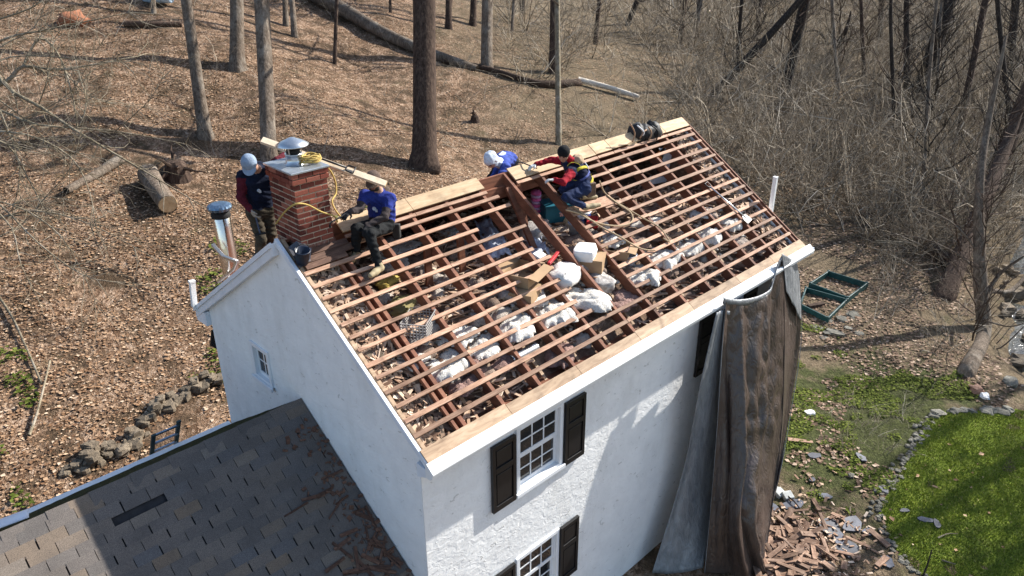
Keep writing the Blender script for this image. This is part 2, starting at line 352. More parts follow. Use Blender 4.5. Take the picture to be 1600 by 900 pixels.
# ---------------------------------------------------------------- the white house
L, D, H, EZ = 9.0, 2.9, 1.91, 5.0           # length along the ridge, half depth, rise, eave height
YF, YB = 0.14, 2*D-0.14                     # wall faces
SL = math.atan2(H, D); SN = Vector((0, -math.sin(SL), math.cos(SL))); SD = Vector((0, math.cos(SL), math.sin(SL)))   # front slope normal and up-slope direction
SLEN = math.hypot(D, H)
def slope(x, s, off=0.0):                   # point on the front slope: s metres up from the eave
    return Vector((x, 0, EZ)) + SD*s + SN*off
def mat_stucco():
    t = NT('white_stucco'); P = t.coord('World')
    n = t.noise(P, 3.0, 6, 0.65); c = t.ramp(n, [(0.3, (0.78, 0.78, 0.77)), (0.7, (0.88, 0.88, 0.865))])
    dirt = t.ramp(t.noise(t.coord('World', (1, 1, 0.35)), 1.4, 5, 0.7), [(0.5, 0.0), (0.8, 0.4)]); c = t.mix(dirt, c, (0.5, 0.485, 0.44))
    flake = t.ramp(t.noise(t.coord('World', (1.0, 1.0, 1.8)), 7.5, 3, 0.5, 1.2), [(0.66, 0.0), (0.70, 1.0)])
    c = t.mix(t.math('MULTIPLY', flake, 0.5), c, (0.40, 0.39, 0.36))
    trowel = t.noise(t.coord('World', (1, 1, 1.6)), 6.0, 3, 0.55, 0.8)
    h = t.math('ADD', t.math('ADD', t.math('MULTIPLY', trowel, 0.9), t.math('MULTIPLY', t.noise(P, 30, 4, 0.7), 0.18)), t.math('MULTIPLY', flake, 0.3))
    t.bump(h, 0.5, 0.028); return t.out(c, 0.85, 0, 0.2)
M_stucco = mat_stucco()
M_trim = simple('white_painted_aluminium', (0.72, 0.755, 0.80), 0.45, var=0.08, scale=3, bump=0.05)
M_trim2 = simple('white_window_vinyl', (0.76, 0.78, 0.80), 0.4, var=0.05, scale=4, bump=0.0)
M_gut = simple('white_gutter_metal', (0.80, 0.80, 0.785), 0.4, var=0.07, scale=2.5, bump=0.05)
M_black = simple('black_shutter_paint', (0.012, 0.012, 0.013), 0.35, var=0.2, scale=6, bump=0.05)
M_raf = wood('aged_red_rafter_wood', (0.085, 0.036, 0.022), (0.19, 0.075, 0.042), (0.3, 0.14, 0.08), (1, 1, 6), 2.4, 0.2)
M_bat = wood('weathered_batten_wood', (0.15, 0.072, 0.043), (0.35, 0.205, 0.132), (0.56, 0.38, 0.27), (1, 7, 7), 3.4, 0.4)
M_new = wood('pale_sheathing_wood', (0.33, 0.215, 0.12), (0.52, 0.37, 0.22), (0.65, 0.5, 0.33), (1, 6, 6), 2.6, 0.16)
M_eave = wood('grey_brown_eave_board', (0.18, 0.115, 0.07), (0.36, 0.25, 0.16), (0.52, 0.39, 0.27), (1, 5, 5), 2.5, 0.15)
M_shard = wood('split_cedar_shard', (0.13, 0.065, 0.038), (0.3, 0.17, 0.105), (0.5, 0.33, 0.22), (2, 8, 8), 4.0, 0.35)
t = NT('window_glass'); t.out((0.012, 0.016, 0.02), 0.04, 0, 0.7); M_glass = t.mat
t = NT('rubble_masonry'); P = t.coord('World'); vo = t.new('ShaderNodeTexVoronoi'); vo.inputs['Scale'].default_value = 5.0; t.lk(P, vo.inputs['Vector'])
c = t.ramp(t.noise(P, 9, 6, 0.75), [(0.28, (0.05, 0.035, 0.025)), (0.5, (0.17, 0.13, 0.095)), (0.75, (0.33, 0.275, 0.21))]); t.bump(t.math('ADD', vo.outputs['Distance'], t.noise(P, 25, 5, 0.7)), 1.0, 0.05); M_rubble = t.out(c, 0.95, 0, 0.1)
t = NT('attic_dust_floor'); P = t.coord('World'); c = t.ramp(t.noise(P, 6, 6, 0.75), [(0.3, (0.09, 0.055, 0.04)), (0.55, (0.25, 0.17, 0.12)), (0.8, (0.42, 0.32, 0.24))]); t.bump(t.noise(P, 18, 5, 0.75), 1.0, 0.05); M_attic = t.out(c, 0.95, 0, 0.1)

house = thing('white_house', 'two-storey white stucco house with its front roof slope stripped to battens', 'house', (L/2, D, 0))
def wall_panel(name, axis_, plane, depth, u0, u1, v0, v1, holes, parent, mat, peak=None):
    """wall face with openings, reveals and a back face; axis_ 'y': u=x, v=z ; axis_ 'x': u=y, v=z"""
    us = sorted({u0, u1, *[h[0] for h in holes], *[h[1] for h in holes]}); vs = sorted({v0, v1, *[h[2] for h in holes], *[h[3] for h in holes]})
    P = (lambda u, v, d: (u, plane+d, v)) if axis_ == 'y' else (lambda u, v, d: (plane+d, u, v))
    mb = MB()
    def cell(u, v): return any(h[0] <= u <= h[1] and h[2] <= v <= h[3] for h in holes)
    for i in range(len(us)-1):
        for j in range(len(vs)-1):
            if cell((us[i]+us[i+1])/2, (vs[j]+vs[j+1])/2): continue
            for d in (0, depth): mb.add([P(us[i], vs[j], d), P(us[i+1], vs[j], d), P(us[i+1], vs[j+1], d), P(us[i], vs[j+1], d)], [(0, 1, 2, 3)])
    for (a, b, c, e) in holes:
        q = [(a, c), (b, c), (b, e), (a, e)]
        for k in range(4): mb.add([P(*q[k], 0), P(*q[(k+1) % 4], 0), P(*q[(k+1) % 4], depth), P(*q[k], depth)], [(0, 1, 2, 3)])
    if peak:
        for d in (0, 0.07*(1 if depth > 0 else -1)): mb.add([P(u, v, d) for u, v in [(uu, v1) for uu in us]+peak], [tuple(range(len(us)+len(peak)))])
    o = mb.build(name, mat, parent)
    import bmesh
    bm = bmesh.new(); bm.from_mesh(o.data); bmesh.ops.remove_doubles(bm, verts=bm.verts, dist=0.0005); bm.to_mesh(o.data); bm.free()
    return o
TH = 0.46
win_f = [(1.56, 2.48, 3.47, 4.56), (1.55, 2.46, 1.15, 2.27), (6.30, 7.20, 3.47, 4.56), (6.30, 7.20, 1.15, 2.27)]
wall_panel('front_wall', 'y', YF, TH, 0.003, L-0.003, -0.6, EZ-0.14, win_f, house, M_stucco)
wall_panel('back_wall', 'y', YB, -TH, 0.003, L-0.003, -0.6, EZ-0.14, [], house, M_stucco)
def gable(xp, dd, hole):
    """thin stucco face that follows the roof line, with an optional opening"""
    top = lambda y: EZ-0.10+min(y, 2*D-y)*H/D
    us = sorted({YF+.003, YB-.003, D, *((hole[0], hole[1]) if hole else ())}); mb = MB()
    for a, b in zip(us[:-1], us[1:]):
        spans = [((-.6, -.6), (top(a), top(b)))]
        if hole and hole[0] <= (a+b)/2 <= hole[1]: spans = [((-.6, -.6), (hole[2], hole[2])), ((hole[3], hole[3]), (top(a), top(b)))]
        for (l0, l1), (h0, h1) in spans:
            for d in (0, dd): mb.add([(xp+d, a, l0), (xp+d, b, l1), (xp+d, b, h1), (xp+d, a, h0)], [(0, 1, 2, 3)])
    if hole:
        q = [(hole[0], hole[2]), (hole[1], hole[2]), (hole[1], hole[3]), (hole[0], hole[3])]
        for n in range(4): mb.add([(xp+d, *q[m]) for m, d in ((n, 0), ((n+1) % 4, 0), ((n+1) % 4, dd), (n, dd))], [(0, 1, 2, 3)])
    for a, b in zip(us[:-1], us[1:]): mb.add([(xp, a, top(a)), (xp, b, top(b)), (xp+dd, b, top(b)), (xp+dd, a, top(a))], [(0, 1, 2, 3)])
    for y in (us[0], us[-1]): mb.add([(xp, y, -.6), (xp+dd, y, -.6), (xp+dd, y, top(y)), (xp, y, top(y))], [(0, 1, 2, 3)])
    mb.build('gable_wall', M_stucco, house)
    sg = 1 if dd > 0 else -1; mb = MB(); mb.prism([(YF+TH, 3.0), (YB-TH, 3.0), (YB-TH, EZ-.3+TH*H/D), (D, EZ+H-.36), (YF+TH, EZ-.3+TH*H/D)], 'x', xp+sg*.30, xp+sg*TH); mb.build('gable_masonry', M_rubble, house)
gable(0.0, 0.09, (3.70, 4.25, 4.26, 4.87)); gable(L, -0.09, None)
# windows of the front: six panes a sash
def window(par, x0, x1, z0, z1, cols, rows, axis_='y', plane=YF, case=0.065, deep=0.09):
    if axis_ == 'y': T = lambda mb, a, b, c, d, e, f: mb.box(a, b, plane+c, plane+d, e, f)
    else: T = lambda mb, a, b, c, d, e, f: mb.box(plane+c, plane+d, a, b, e, f)
    w = MB()
    T(w, x0-0.0, x0+case, -0.03, deep, z0, z1); T(w, x1-case, x1, -0.03, deep, z0, z1); T(w, x0+case, x1-case, -0.03, deep, z1-case, z1); T(w, x0+case, x1-case, -0.03, deep, z0, z0+case*0.7)
    wo = w.build('window', M_trim2, par, bevel=0.006)
    s = MB(); T(s, x0-0.03, x1+0.03, -0.07, -0.031, z0-0.05, z0+0.012); s.build('sill', M_trim2, wo, bevel=0.006)
    a, b, c, e = x0+case, x1-case, z0+case*0.7, z1-case; mid = (c+e)/2
    for (lo, hi, dp) in ((c, mid, 0.045), (mid, e, 0.02)) if rows > 1 else ((c, e, 0.03),):
        st = 0.05; m = MB()
        T(m, a, a+st, dp, dp+0.03, lo, hi); T(m, b-st, b, dp, dp+0.03, lo, hi); T(m, a+st, b-st, dp, dp+0.03, lo, lo+st*1.2); T(m, a+st, b-st, dp, dp+0.03, hi-st*0.8, hi)
        m.build('sash', M_trim2, wo)
        ga, gb, gc, ge = a+st, b-st, lo+st*1.2, hi-st*0.8; nr = 2
        for i in range(1, cols): xx = ga+(gb-ga)*i/cols; q = MB(); T(q, xx-0.010, xx+0.010, dp+0.004, dp+0.022, gc, ge); q.build('muntin', M_trim2, wo)
        for j in range(1, nr): zz = gc+(ge-gc)*j/nr; q = MB(); T(q, ga, gb, dp+0.006, dp+0.020, zz-0.010, zz+0.010); q.build('muntin', M_trim2, wo)
        for i in range(cols):
            for j in range(nr):
                q = MB(); T(q, ga+(gb-ga)*i/cols, ga+(gb-ga)*(i+1)/cols, dp+0.012, dp+0.016, gc+(ge-gc)*j/nr, gc+(ge-gc)*(j+1)/nr); q.build('pane', M_glass, wo)
    q = MB(); T(q, a, b, 0.30, 0.31, c, e); q.build('dim_room_backing', simple('dim_room', (0.03, 0.03, 0.032), 0.9), wo)  # added near-black sheet: the dimness of the room behind the panes, as colour
for (a, b, c, e) in win_f: window(house, a, b, c, e, 3, 2)
window(house, 3.70, 4.25, 4.26, 4.87, 2, 1, 'x', 0.0)
def shutter(x0, x1, z0, z1):
    y1 = YF-0.012; mb = MB(); s = 0.055
    mb.box(x0, x1, y1-0.022, y1, z0, z1)
    mb.box(x0, x0+s, y1-0.045, y1-0.0221, z0, z1); mb.box(x1-s, x1, y1-0.045, y1-0.0221, z0, z1)
    zm = z0+(z1-z0)*0.62
    for zz, hh in ((z0, 0.09), (zm-0.045, 0.09), (z1-0.07, 0.07)): mb.box(x0+s, x1-s, y1-0.045, y1-0.0221, zz, zz+hh)
    o = mb.build('shutter', M_black, house, bevel=0.004)
    for (c, e) in ((z0+0.09, zm-0.045), (zm+0.045, z1-0.07)):
        m = MB(); a, b = x0+s+0.02, x1-s-0.02; m.box(a, b, y1-0.036, y1-0.0222, c+0.025, e-0.025); m.build('panel', M_black, o, bevel=0.012)
for (a, b, c, e) in ((1.10, 1.525, 3.42, 4.50), (2.51, 2.935, 3.42, 4.50), (1.08, 1.505, 1.14, 2.26), (2.475, 2.885, 1.14, 2.26), (5.84, 6.265, 3.44, 4.55), (7.23, 7.65, 3.44, 4.55)): shutter(a, b, c, e)

# ---- roof of the house
roof_mb = MB()      # boarded back slope
KS = H/D
roof_mb.add([(-0.06, D+0.02, EZ+H-0.11), (L+0.06, D+0.02, EZ+H-0.11), (L+0.06, 2*D+0.2, EZ-0.11-0.2*KS), (-0.06, 2*D+0.2, EZ-0.11-0.2*KS), (-0.06, D+0.02, EZ+H-0.07), (L+0.06, D+0.02, EZ+H-0.07), (L+0.06, 2*D+0.2, EZ-0.07-0.2*KS), (-0.06, 2*D+0.2, EZ-0.07-0.2*KS)],
            [(0, 1, 2, 3), (4, 7, 6, 5), (0, 4, 5, 1), (1, 5, 6, 2), (2, 6, 7, 3), (3, 7, 4, 0)])
roof = roof_mb.build('roof', M_raf, house)
RX = [0.70, 1.343, 2.0, 2.68, 3.36, 4.03, 4.68, 5.37, 6.08, 6.78, 7.48, 8.14]
def rafter(x, s0=-0.05, s1=SLEN-0.02, w=0.058, h=0.165, name='rafter', mat=None, off=-0.025, skew=0.0):
    mb = MB(); a = slope(x, s0, off-h/2); b = slope(x+skew, s1, off-h/2); mb.bar(a, b, w, h, SN); return mb.build(name, mat or M_raf, roof, bevel=0.004)
for x in RX: rafter(x)
rafter(0.585, w=0.045, h=0.06, off=-0.03); rafter(L-0.045, w=0.06, h=0.12, off=-0.02); rafter(0.07, w=0.05, h=0.07, off=-0.03, mat=M_eave)
for x in RX:                       # rafters of the back slope, seen from below
    mb = MB(); a = Vector((x+0.06, D+0.03, EZ+H-0.2)); b = Vector((x+0.06, 2*D+0.1, EZ-0.2-0.1*KS)); mb.bar(a, b, 0.05, 0.15, (0, KS, 1)); mb.build('rafter', M_raf, roof)
mb = MB(); mb.box(0.2, L-0.1, D-0.02, D+0.018, EZ+H-0.30, EZ+H-0.035); mb.build('ridge_board', M_raf, roof, bevel=0.004)
mb = MB(); mb.box(2.9, 5.0, D-0.075, D-0.028, EZ+H-0.42, EZ+H-0.22); mb.build('ridge_board', M_raf, roof, bevel=0.004)
# battens: rows climb the slope, opened up in the middle where the crew works
def batten(x0, x1, s, w=0.062, mat=None, tilt=0.0, off=-0.010):
    mb = MB(); n = max(1, int((x1-x0)/2.2)); L0 = x1-x0
    mb.bar(slope(x0, s, off), slope(x1, s+tilt, off+rnd.uniform(-.004, .006)), w*rnd.uniform(0.82, 1.06), 0.022, SN); o = mb.build('batten', mat or M_bat, roof, bevel=0.003)
BS = [(2.55-0.1765*i)/math.cos(SL) for i in range(14)]
for i, s in enumerate(BS):
    e0 = 0.03+rnd.uniform(-0.02, 0.03); e1 = L-0.03+rnd.uniform(-0.03, 0.02)
    if i == 0: e0 = 0.72
    j = lambda: rnd.uniform(-0.012, 0.012)
    if i >= 12:
        c = rnd.choice([3.36, 4.03]); batten(e0, c, s+j(), tilt=j()); batten(c+0.004, e1, s+j(), tilt=j())
    else:
        lend = 3.36+(0.10+rnd.uniform(-0.05, 0.22)); 
        if i == 2: lend = 2.68+0.14
        rstart = 4.64
        if i < 5: rstart = [5.42, 5.40, 5.52, 5.66, 5.36][i]
        br = rnd.choice([1.343, 2.0, 2.0]); 
        if rnd.random() < 0.6: batten(e0, br, s+j(), tilt=j()); batten(br+0.004, lend, s+j(), tilt=j())
        else: batten(e0, lend, s+j(), tilt=j())
        br = rnd.choice([6.08, 6.78, 7.48])
        if rnd.random() < 0.6: batten(rstart, br, s+j(), tilt=j()); batten(br+0.004, e1, s+j(), tilt=j())
        else: batten(rstart, e1, s+j(), tilt=j())
# ridge sheathing strip: pale boards along the top of the slope
sA = 2.70/math.cos(SL)
for (x0, x1) in ((0.86, 2.05), (2.055, 3.44), (4.10, 5.55), (5.555, 6.10), (6.115, 6.55), (6.56, 7.35), (7.36, 8.2), (8.21, 8.99)):
    mb = MB(); mb.box(0, x1-x0, sA-SLEN+rnd.uniform(-0.015, 0.012), 0.0, -0.012, 0.012, 0, frame(slope(x0, SLEN+0.012, 0.004), x=(1, 0, 0), z=SN)); mb.build('ridge_sheathing', M_new, roof, bevel=0.003)
    mb = MB(); mb.bar(slope(x0, sA-0.05, -0.010), slope(x1, sA-0.05, -0.010), 0.055, 0.022, SN); mb.build('batten', M_bat, roof, bevel=0.003)
for (x0, x1) in ((-0.02, 1.33), (1.335, 2.66), (2.665, 3.98), (3.985, 5.36), (5.365, 6.74), (6.745, 7.9), (7.905, 9.04)):
    mb = MB(); mb.box(0, x1-x0, -0.10, 0.115+rnd.uniform(-0.015, 0.015), -0.014, 0.014, 0, frame(slope(x0, 0.0, -0.003), x=(1, 0, 0), z=SN)); mb.build('eave_board', M_eave, roof, bevel=0.003)
# gutter with a smooth white cover
gp = [(-0.075, EZ+0.005), (-0.185, EZ-0.085), (-0.19, EZ-0.105), (-0.178, EZ-0.118), (-0.172, EZ-0.16), (-0.125, EZ-0.2), (-0.05, EZ-0.2), (-0.05, EZ-0.03)]
mb = MB(); mb.prism(gp, 'x', -0.07, L+0.13); mb.build('gutter', M_gut, house, bevel=0.004)
mb = MB(); mb.box(-0.04, L+0.05, -0.049, YF-0.002, EZ-0.20, EZ-0.155); mb.build('soffit', M_trim, house)
mb = MB(); mb.box(L+0.131, L+0.145, -0.17, -0.06, EZ-0.17, EZ-0.05); mb.build('gutter_end_cap', M_trim, house)
# rake trim on the near gable
mb = MB()
for (o0, o1, xa) in ((-0.085, -0.005, -0.035),):
    mb.add([slope(x, s, o) for x in (xa, 0.012) for s in (-0.09, SLEN) for o in (o0, o1)], [(0, 1, 3, 2), (4, 6, 7, 5), (0, 4, 5, 1), (2, 3, 7, 6), (1, 5, 7, 3), (0, 2, 6, 4)])
mb.build('rake_trim', M_trim, house, bevel=0.004)
mb = MB(); mb.add([(x, y, EZ-0.0-abs(y-D)*KS+H+dz) for x in (-0.09, 0.0) for y in (D-0.0, 2*D+0.22) for dz in (-0.235, -0.055)], [(0, 1, 3, 2), (4, 6, 7, 5), (0, 4, 5, 1), (2, 3, 7, 6), (1, 5, 7, 3), (0, 2, 6, 4)]); mb.build('rake_trim', M_trim, house, bevel=0.004)
mb = MB(); mb.add([(x, y, EZ-0.0-abs(y-D)*KS+H+dz) for x in (-0.115, -0.0905) for y in (D-0.0, 2*D+0.23) for dz in (-0.11, -0.04)], [(0, 1, 3, 2), (4, 6, 7, 5), (0, 4, 5, 1), (2, 3, 7, 6), (1, 5, 7, 3), (0, 2, 6, 4)]); mb.build('drip_edge', M_trim, house)
mb = MB(); mb.prism([(-0.09, EZ-0.12), (-0.09, EZ-0.20), (YF-0.003, EZ-0.30), (YF-0.003, EZ-0.10)], 'x', -0.05, 0.02); mb.build('eave_return', M_trim, house)
mb = MB(); mb.prism([(2*D+0.23, EZ-0.14-0.22*KS), (2*D+0.23, EZ-0.29-0.22*KS), (YB+0.002, EZ-0.42), (YB+0.002, EZ-0.17)], 'x', -0.08, 0.1); mb.build('eave_return', M_trim, house)
# rake board at the far gable
mb = MB(); mb.add([slope(x, s, o) for x in (L+0.002, L+0.03) for s in (-0.09, SLEN) for o in (-0.12, 0.005)], [(0, 1, 3, 2), (4, 6, 7, 5), (0, 4, 5, 1), (2, 3, 7, 6), (1, 5, 7, 3), (0, 2, 6, 4)]); mb.build('rake_board', M_raf, house)

# ---- stone tops of the gable walls and the attic floor
def rough_strip(name, x0, x1, mat, seed):
    r = np.random.default_rng(seed); ns, nx = 70, 9; P = []
    for i in range(ns):
        s = 0.0+(SLEN-0.15)*i/(ns-1); row = []
        inner = 0.08*vnoise(s*3.3+seed, 2.0)*2
        for j in range(nx):
            f = j/(nx-1); x = x0+(x1+inner-x0)*f if x1 > x0 else x0+(x1-inner-x0)*f
            dd = -0.085-0.10*abs(float(vnoise(s*5+seed, x*6)))-0.05*r.random()-(0.45 if j == nx-1 else 0.0)-(0.02 if j == 0 else 0)
            row.append(slope(x, s, dd if j < nx-1 else -0.6))
        P.append(row)
    mb = MB(); mb.grid(P); return mb.build(name, mat, house, smooth=False)
rough_strip('gable_wall_top', 0.03, 0.52, M_rubble, 1); rough_strip('gable_wall_top', L-0.03, L-0.52, M_rubble, 5)
AZ = 5.70
def attic_z(x, y):
    return min(EZ+KS*y-0.30, AZ, EZ+KS*(2*D-y)-0.36)+0.07*float(vnoise(x*3, y*3))+0.06*float(vnoise(x*7, y*8))
P = []
for i in range(100):
    x = TH+(L-2*TH)*i/99
    P.append([(x, YF+0.12+(YB-YF-0.3)*j/60, attic_z(x, YF+0.12+(YB-YF-0.3)*j/60)) for j in range(61)])
mb = MB(); mb.grid(P); mb.build('attic_floor', M_attic, house, smooth=True)
for x in RX:                       # lower sistered joists near the wall plate
    mb = MB(); a = slope(x+0.30, 0.06, -0.30); b = slope(x+0.32, 0.95, -0.27); mb.bar(a, b, 0.05, 0.13, SN); mb.build('joist', M_eave, house)
mb = MB(); mb.box(TH, L-TH, YF+0.02, YF+0.2, EZ-0.16, EZ-0.09); mb.build('wall_plate', M_raf, house)
# inner studs that prop the ridge
for x, y0, y1, m in ((3.95, 2.72, 2.1, M_raf), (4.2, 2.75, 2.55, M_raf), (2.55, 2.3, 2.3, M_raf), (1.9, 2.25, 2.3, M_raf)):
    mb = MB(); mb.bar((x, y0, EZ+H*y0/D-0.1), (x+0.05, y1, AZ-0.03), 0.045, 0.11, (1, 0, 0)); mb.build('prop_stud', m, house)

# ---- chimney
M_brick = None
t = NT('red_chimney_brick'); P = t.coord('World'); c = t.ramp(t.rand(), [(0, (0.07, 0.02, 0.016)), (0.35, (0.155, 0.042, 0.029)), (0.7, (0.23, 0.065, 0.042)), (1, (0.31, 0.115, 0.078))])
c = t.mix(t.ramp(t.noise(P, 16, 5, 0.7), [(0.55, 0.0), (0.8, 0.5)]), c, (0.3, 0.2, 0.15)); c = t.mix(t.ramp(t.noise(P, 3, 4, 0.6), [(0.6, 0.0), (0.75, 0.5)]), c, (0.04, 0.02, 0.016))
t.bump(t.noise(P, 60, 4, 0.7), 0.5, 0.006); M_brick = t.out(c, 0.85, 0, 0.2)
t = NT('old_stained_brick'); P = t.coord('World'); c = t.ramp(t.noise(P, 14, 5, 0.75), [(0.3, (0.1, 0.04, 0.028)), (0.5, (0.23, 0.11, 0.08)), (0.7, (0.38, 0.28, 0.22))]); t.bump(t.noise(P, 40, 4, 0.7), 0.7, 0.01); M_brick_old = t.out(c, 0.9, 0, 0.1)
M_mortar = simple('chimney_mortar', (0.42, 0.34, 0.25), 0.95, var=0.25, scale=20, bump=0.4)
M_lead = simple('grey_metal_crown', (0.45, 0.49, 0.53), 0.42, 0.75, var=0.25, scale=6, bump=0.1)
M_galv = simple('galvanised_steel', (0.58, 0.60, 0.61), 0.3, 0.9, var=0.2, scale=5, bump=0.05)
CX0, CX1, CY0, CY1 = 0.19, 0.68, 2.64, 3.28; CH = 0.0745; CZ0 = 6.57; NCO = 16
mb = MB(); mb.box(CX0+0.012, CX1-0.012, CY0+0.012, CY1-0.012, 5.2, CZ0+NCO*CH-0.004); chim = mb.build('chimney', M_mortar, house)
brick_cache = {}
def brick_mesh(a, b, h, old=False):
    key = (round(a, 3), round(b, 3), old)
    if key not in brick_cache:
        m = MB(); c = 0.006
        for z0, z1, i in ((-h/2, -h/2+c, 1), (-h/2+c, h/2-c, 0), (h/2-c, h/2, 2)): pass
        X, Y, Z = a/2, b/2, h/2
        vs = [(sx*(X-(c if k != 1 else 0)), sy*(Y-(c if k != 1 else 0)), z) for k, z in ((0, -Z), (1, -Z+c), (1, Z-c), (0, Z)) for sx, sy in ((-1, -1), (1, -1), (1, 1), (-1, 1))]
        fs = [(3, 2, 1, 0), (12, 13, 14, 15)]+[(r*4+i, r*4+(i+1) % 4, (r+1)*4+(i+1) % 4, (r+1)*4+i) for r in range(3) for i in range(4)]
        m.add(vs, fs); brick_cache[key] = m.mesh('brick', M_brick_old if old else M_brick)
    return brick_cache[key]
J = 0.012
for c in range(NCO):
    z = CZ0+(c+0.5)*CH; out = 0.0
    if c in (NCO-2, NCO-1): out = 0.022
    x0, x1, y0, y1 = CX0-out, CX1+out, CY0-out, CY1+out; bd = 0.095; old = c < 3
    def run(a, b, fixed, along, sgn):
        lens = []; p = a; bl = 0.2; first = (0.10 if c % 2 else 0.2)
        while p < b-0.02:
            q = min(p+(first if p == a else bl), b)
            if b-q < 0.05: q = b
            lens.append((p, q)); p = q
        for (p, q) in lens:
            ln = q-p-J; jj = rnd.uniform(-0.003, 0.003)
            if along == 'x': put('brick', brick_mesh(ln, bd-J, CH-J, old), Matrix.Translation(((p+q)/2, fixed+sgn*(bd/2)+jj, z)) @ Matrix.Rotation(rnd.uniform(-0.01, 0.01), 4, 'Z'), chim)
            else: put('brick', brick_mesh(bd-J, ln, CH-J, old), Matrix.Translation((fixed+sgn*(bd/2)+jj, (p+q)/2, z)) @ Matrix.Rotation(rnd.uniform(-0.01, 0.01), 4, 'Z'), chim)
    run(x0, x1, y0, 'x', 1); run(x0, x1, y1, 'x', -1)
    run(y0+bd, y1-bd, x0, 'y', 1); run(y0+bd, y1-bd, x1, 'y', -1)
ZT = CZ0+NCO*CH
mb = MB(); mb.box(CX0-0.03, CX1+0.03, CY0-0.03, CY1+0.03, ZT-0.006, ZT+0.022); mb.build('crown', M_lead, chim, bevel=0.006)
fx, fy = 0.43, 2.98
mb = MB(); mb.lathe([(0.125, ZT+0.02), (0.12, ZT+0.03), (0.105, ZT+0.035), (0.105, ZT+0.14), (0.112, ZT+0.145), (0.112, ZT+0.16), (0.098, ZT+0.16), (0.098, ZT+0.03)], 28, Matrix.Translation((fx, fy, 0))); mb.build('flue_collar', M_galv, chim, smooth=True)
mb = MB(); mb.lathe([(0.09, ZT+0.16), (0.085, ZT+0.21), (0.075, ZT+0.22), (0.0, ZT+0.22)], 24, Matrix.Translation((fx, fy, 0))); mb.build('flue_liner', simple('soot_black', (0.012, 0.011, 0.01), 0.8), chim, smooth=True)
mb = MB(); mb.lathe([(0.205, ZT+0.262), (0.208, ZT+0.272), (0.13, ZT+0.315), (0.03, ZT+0.358), (0.0, ZT+0.362)], 36, Matrix.Translation((fx, fy, 0))); mb.lathe([(0.205, ZT+0.262), (0.12, ZT+0.30), (0.0, ZT+0.32)], 36, Matrix.Translation((fx, fy, 0)))
mb.build('rain_cap', M_galv, chim, smooth=True)
for a in range(4):
    mb = MB(); ca, sa = math.cos(a*1.571+0.6), math.sin(a*1.571+0.6); mb.bar((fx+0.1*ca, fy+0.1*sa, ZT+0.12), (fx+0.13*ca, fy+0.13*sa, ZT+0.30), 0.02, 0.004, (ca, sa, 0)); mb.build('cap_bracket', M_galv, chim)
for n_, (x0, x1, s0, s1, o_) in enumerate(((0.06, 0.84, sA-.16, sA-.065, .004), (0.02, 0.9, sA-.265, sA-.17, -.002), (0.1, 0.72, sA-.36, sA-.275, .0))):
    mb = MB(); mb.bar(slope(x0, (s0+s1)/2, o_), slope(x1, (s0+s1)/2+.012*(n_-1), o_), s1-s0, .02, SN); mb.build('sheathing_scrap', wood('dark_old_board', (0.045, 0.025, 0.018), (0.12, 0.062, 0.04), (0.26, 0.155, 0.105), (1, 7, 7), 3, 0.3), roof, bevel=.003)
# flashing apron at chimney foot
mb = MB(); mb.box(CX0-0.19, CX0-0.004, CY0+0.0, CY0+0.4, 6.72, 6.75, 0, None); 
# ---------------------------------------------------------------- shingled low wing on the left
wing = thing('low_wing', 'low side wing with brown and grey shingle roof abutting the white gable', 'house', (-3.2, 2.87, 0))
WZ, WY, WK = 4.45, 2.87, 2/3; WA = math.atan(WK); WX0 = -6.6; RUN = 2.75
WSN = Vector((0, -math.sin(WA), math.cos(WA))); WSD = Vector((0, math.cos(WA), math.sin(WA)))
mb = MB(); mb.box(WX0+0.2, -0.002, 0.35, 5.35, -0.6, WZ-RUN*WK+0.1); mb.build('wing_wall', M_stucco, wing)
mb = MB(); mb.prism([(0.35, WZ-RUN*WK+0.1), (5.35, WZ-RUN*WK+0.1), (WY, WZ-0.1)], 'x', WX0+0.2, WX0+0.4); mb.build('wing_wall', M_stucco, wing)
mb = MB()
for sg in (-1, 1):
    P = [(x, WY+sg*RUN*a, WZ-RUN*WK*a-b) for x in (WX0, -0.003) for a in (0.0, 1.0) for b in (0.06, 0.012)]
    mb.add(P, [(0, 1, 3, 2), (4, 6, 7, 5), (0, 4, 5, 1), (2, 3, 7, 6), (1, 5, 7, 3), (0, 2, 6, 4)])
t = NT('asphalt_shingle_underlay'); P = t.coord('World'); t.bump(t.noise(P, 60, 3, 0.6), 0.4, 0.005); M_under = t.out(t.ramp(t.noise(P, 6, 5, 0.7), [(0.3, (0.02, 0.02, 0.022)), (0.7, (0.045, 0.043, 0.045))]), 0.9, 0, 0.2)
wroof = mb.build('wing_roof', M_under, wing)
def mat_shingle(island):
    t = NT('asphalt_shingle'); P = t.coord('World'); r_ = t.island() if island else t.rand()
    c = t.ramp(r_, [(0, (0.105, 0.094, 0.086)), (0.35, (0.125, 0.108, 0.096)), (0.6, (0.145, 0.122, 0.104)), (0.72, (0.108, 0.104, 0.104)), (0.86, (0.155, 0.126, 0.102)), (0.94, (0.165, 0.122, 0.086)), (1, (0.175, 0.15, 0.127))])
    g = t.noise(P, 170, 2, 0.6); c = t.mix(1.0, c, t.ramp(g, [(0.3, 0.5), (0.72, 1.75)]), 'MULTIPLY')
    c = t.mix(t.ramp(t.noise(P, 1.5, 5, 0.7), [(0.42, 0.0), (0.75, 0.5)]), c, (0.06, 0.054, 0.05))
    t.bump(g, 0.5, 0.004); return t.out(c, 0.9, 0, 0.25)
M_shingle = mat_shingle(False); M_shingle_i = mat_shingle(True)
TW, EX = 0.305, 0.1425
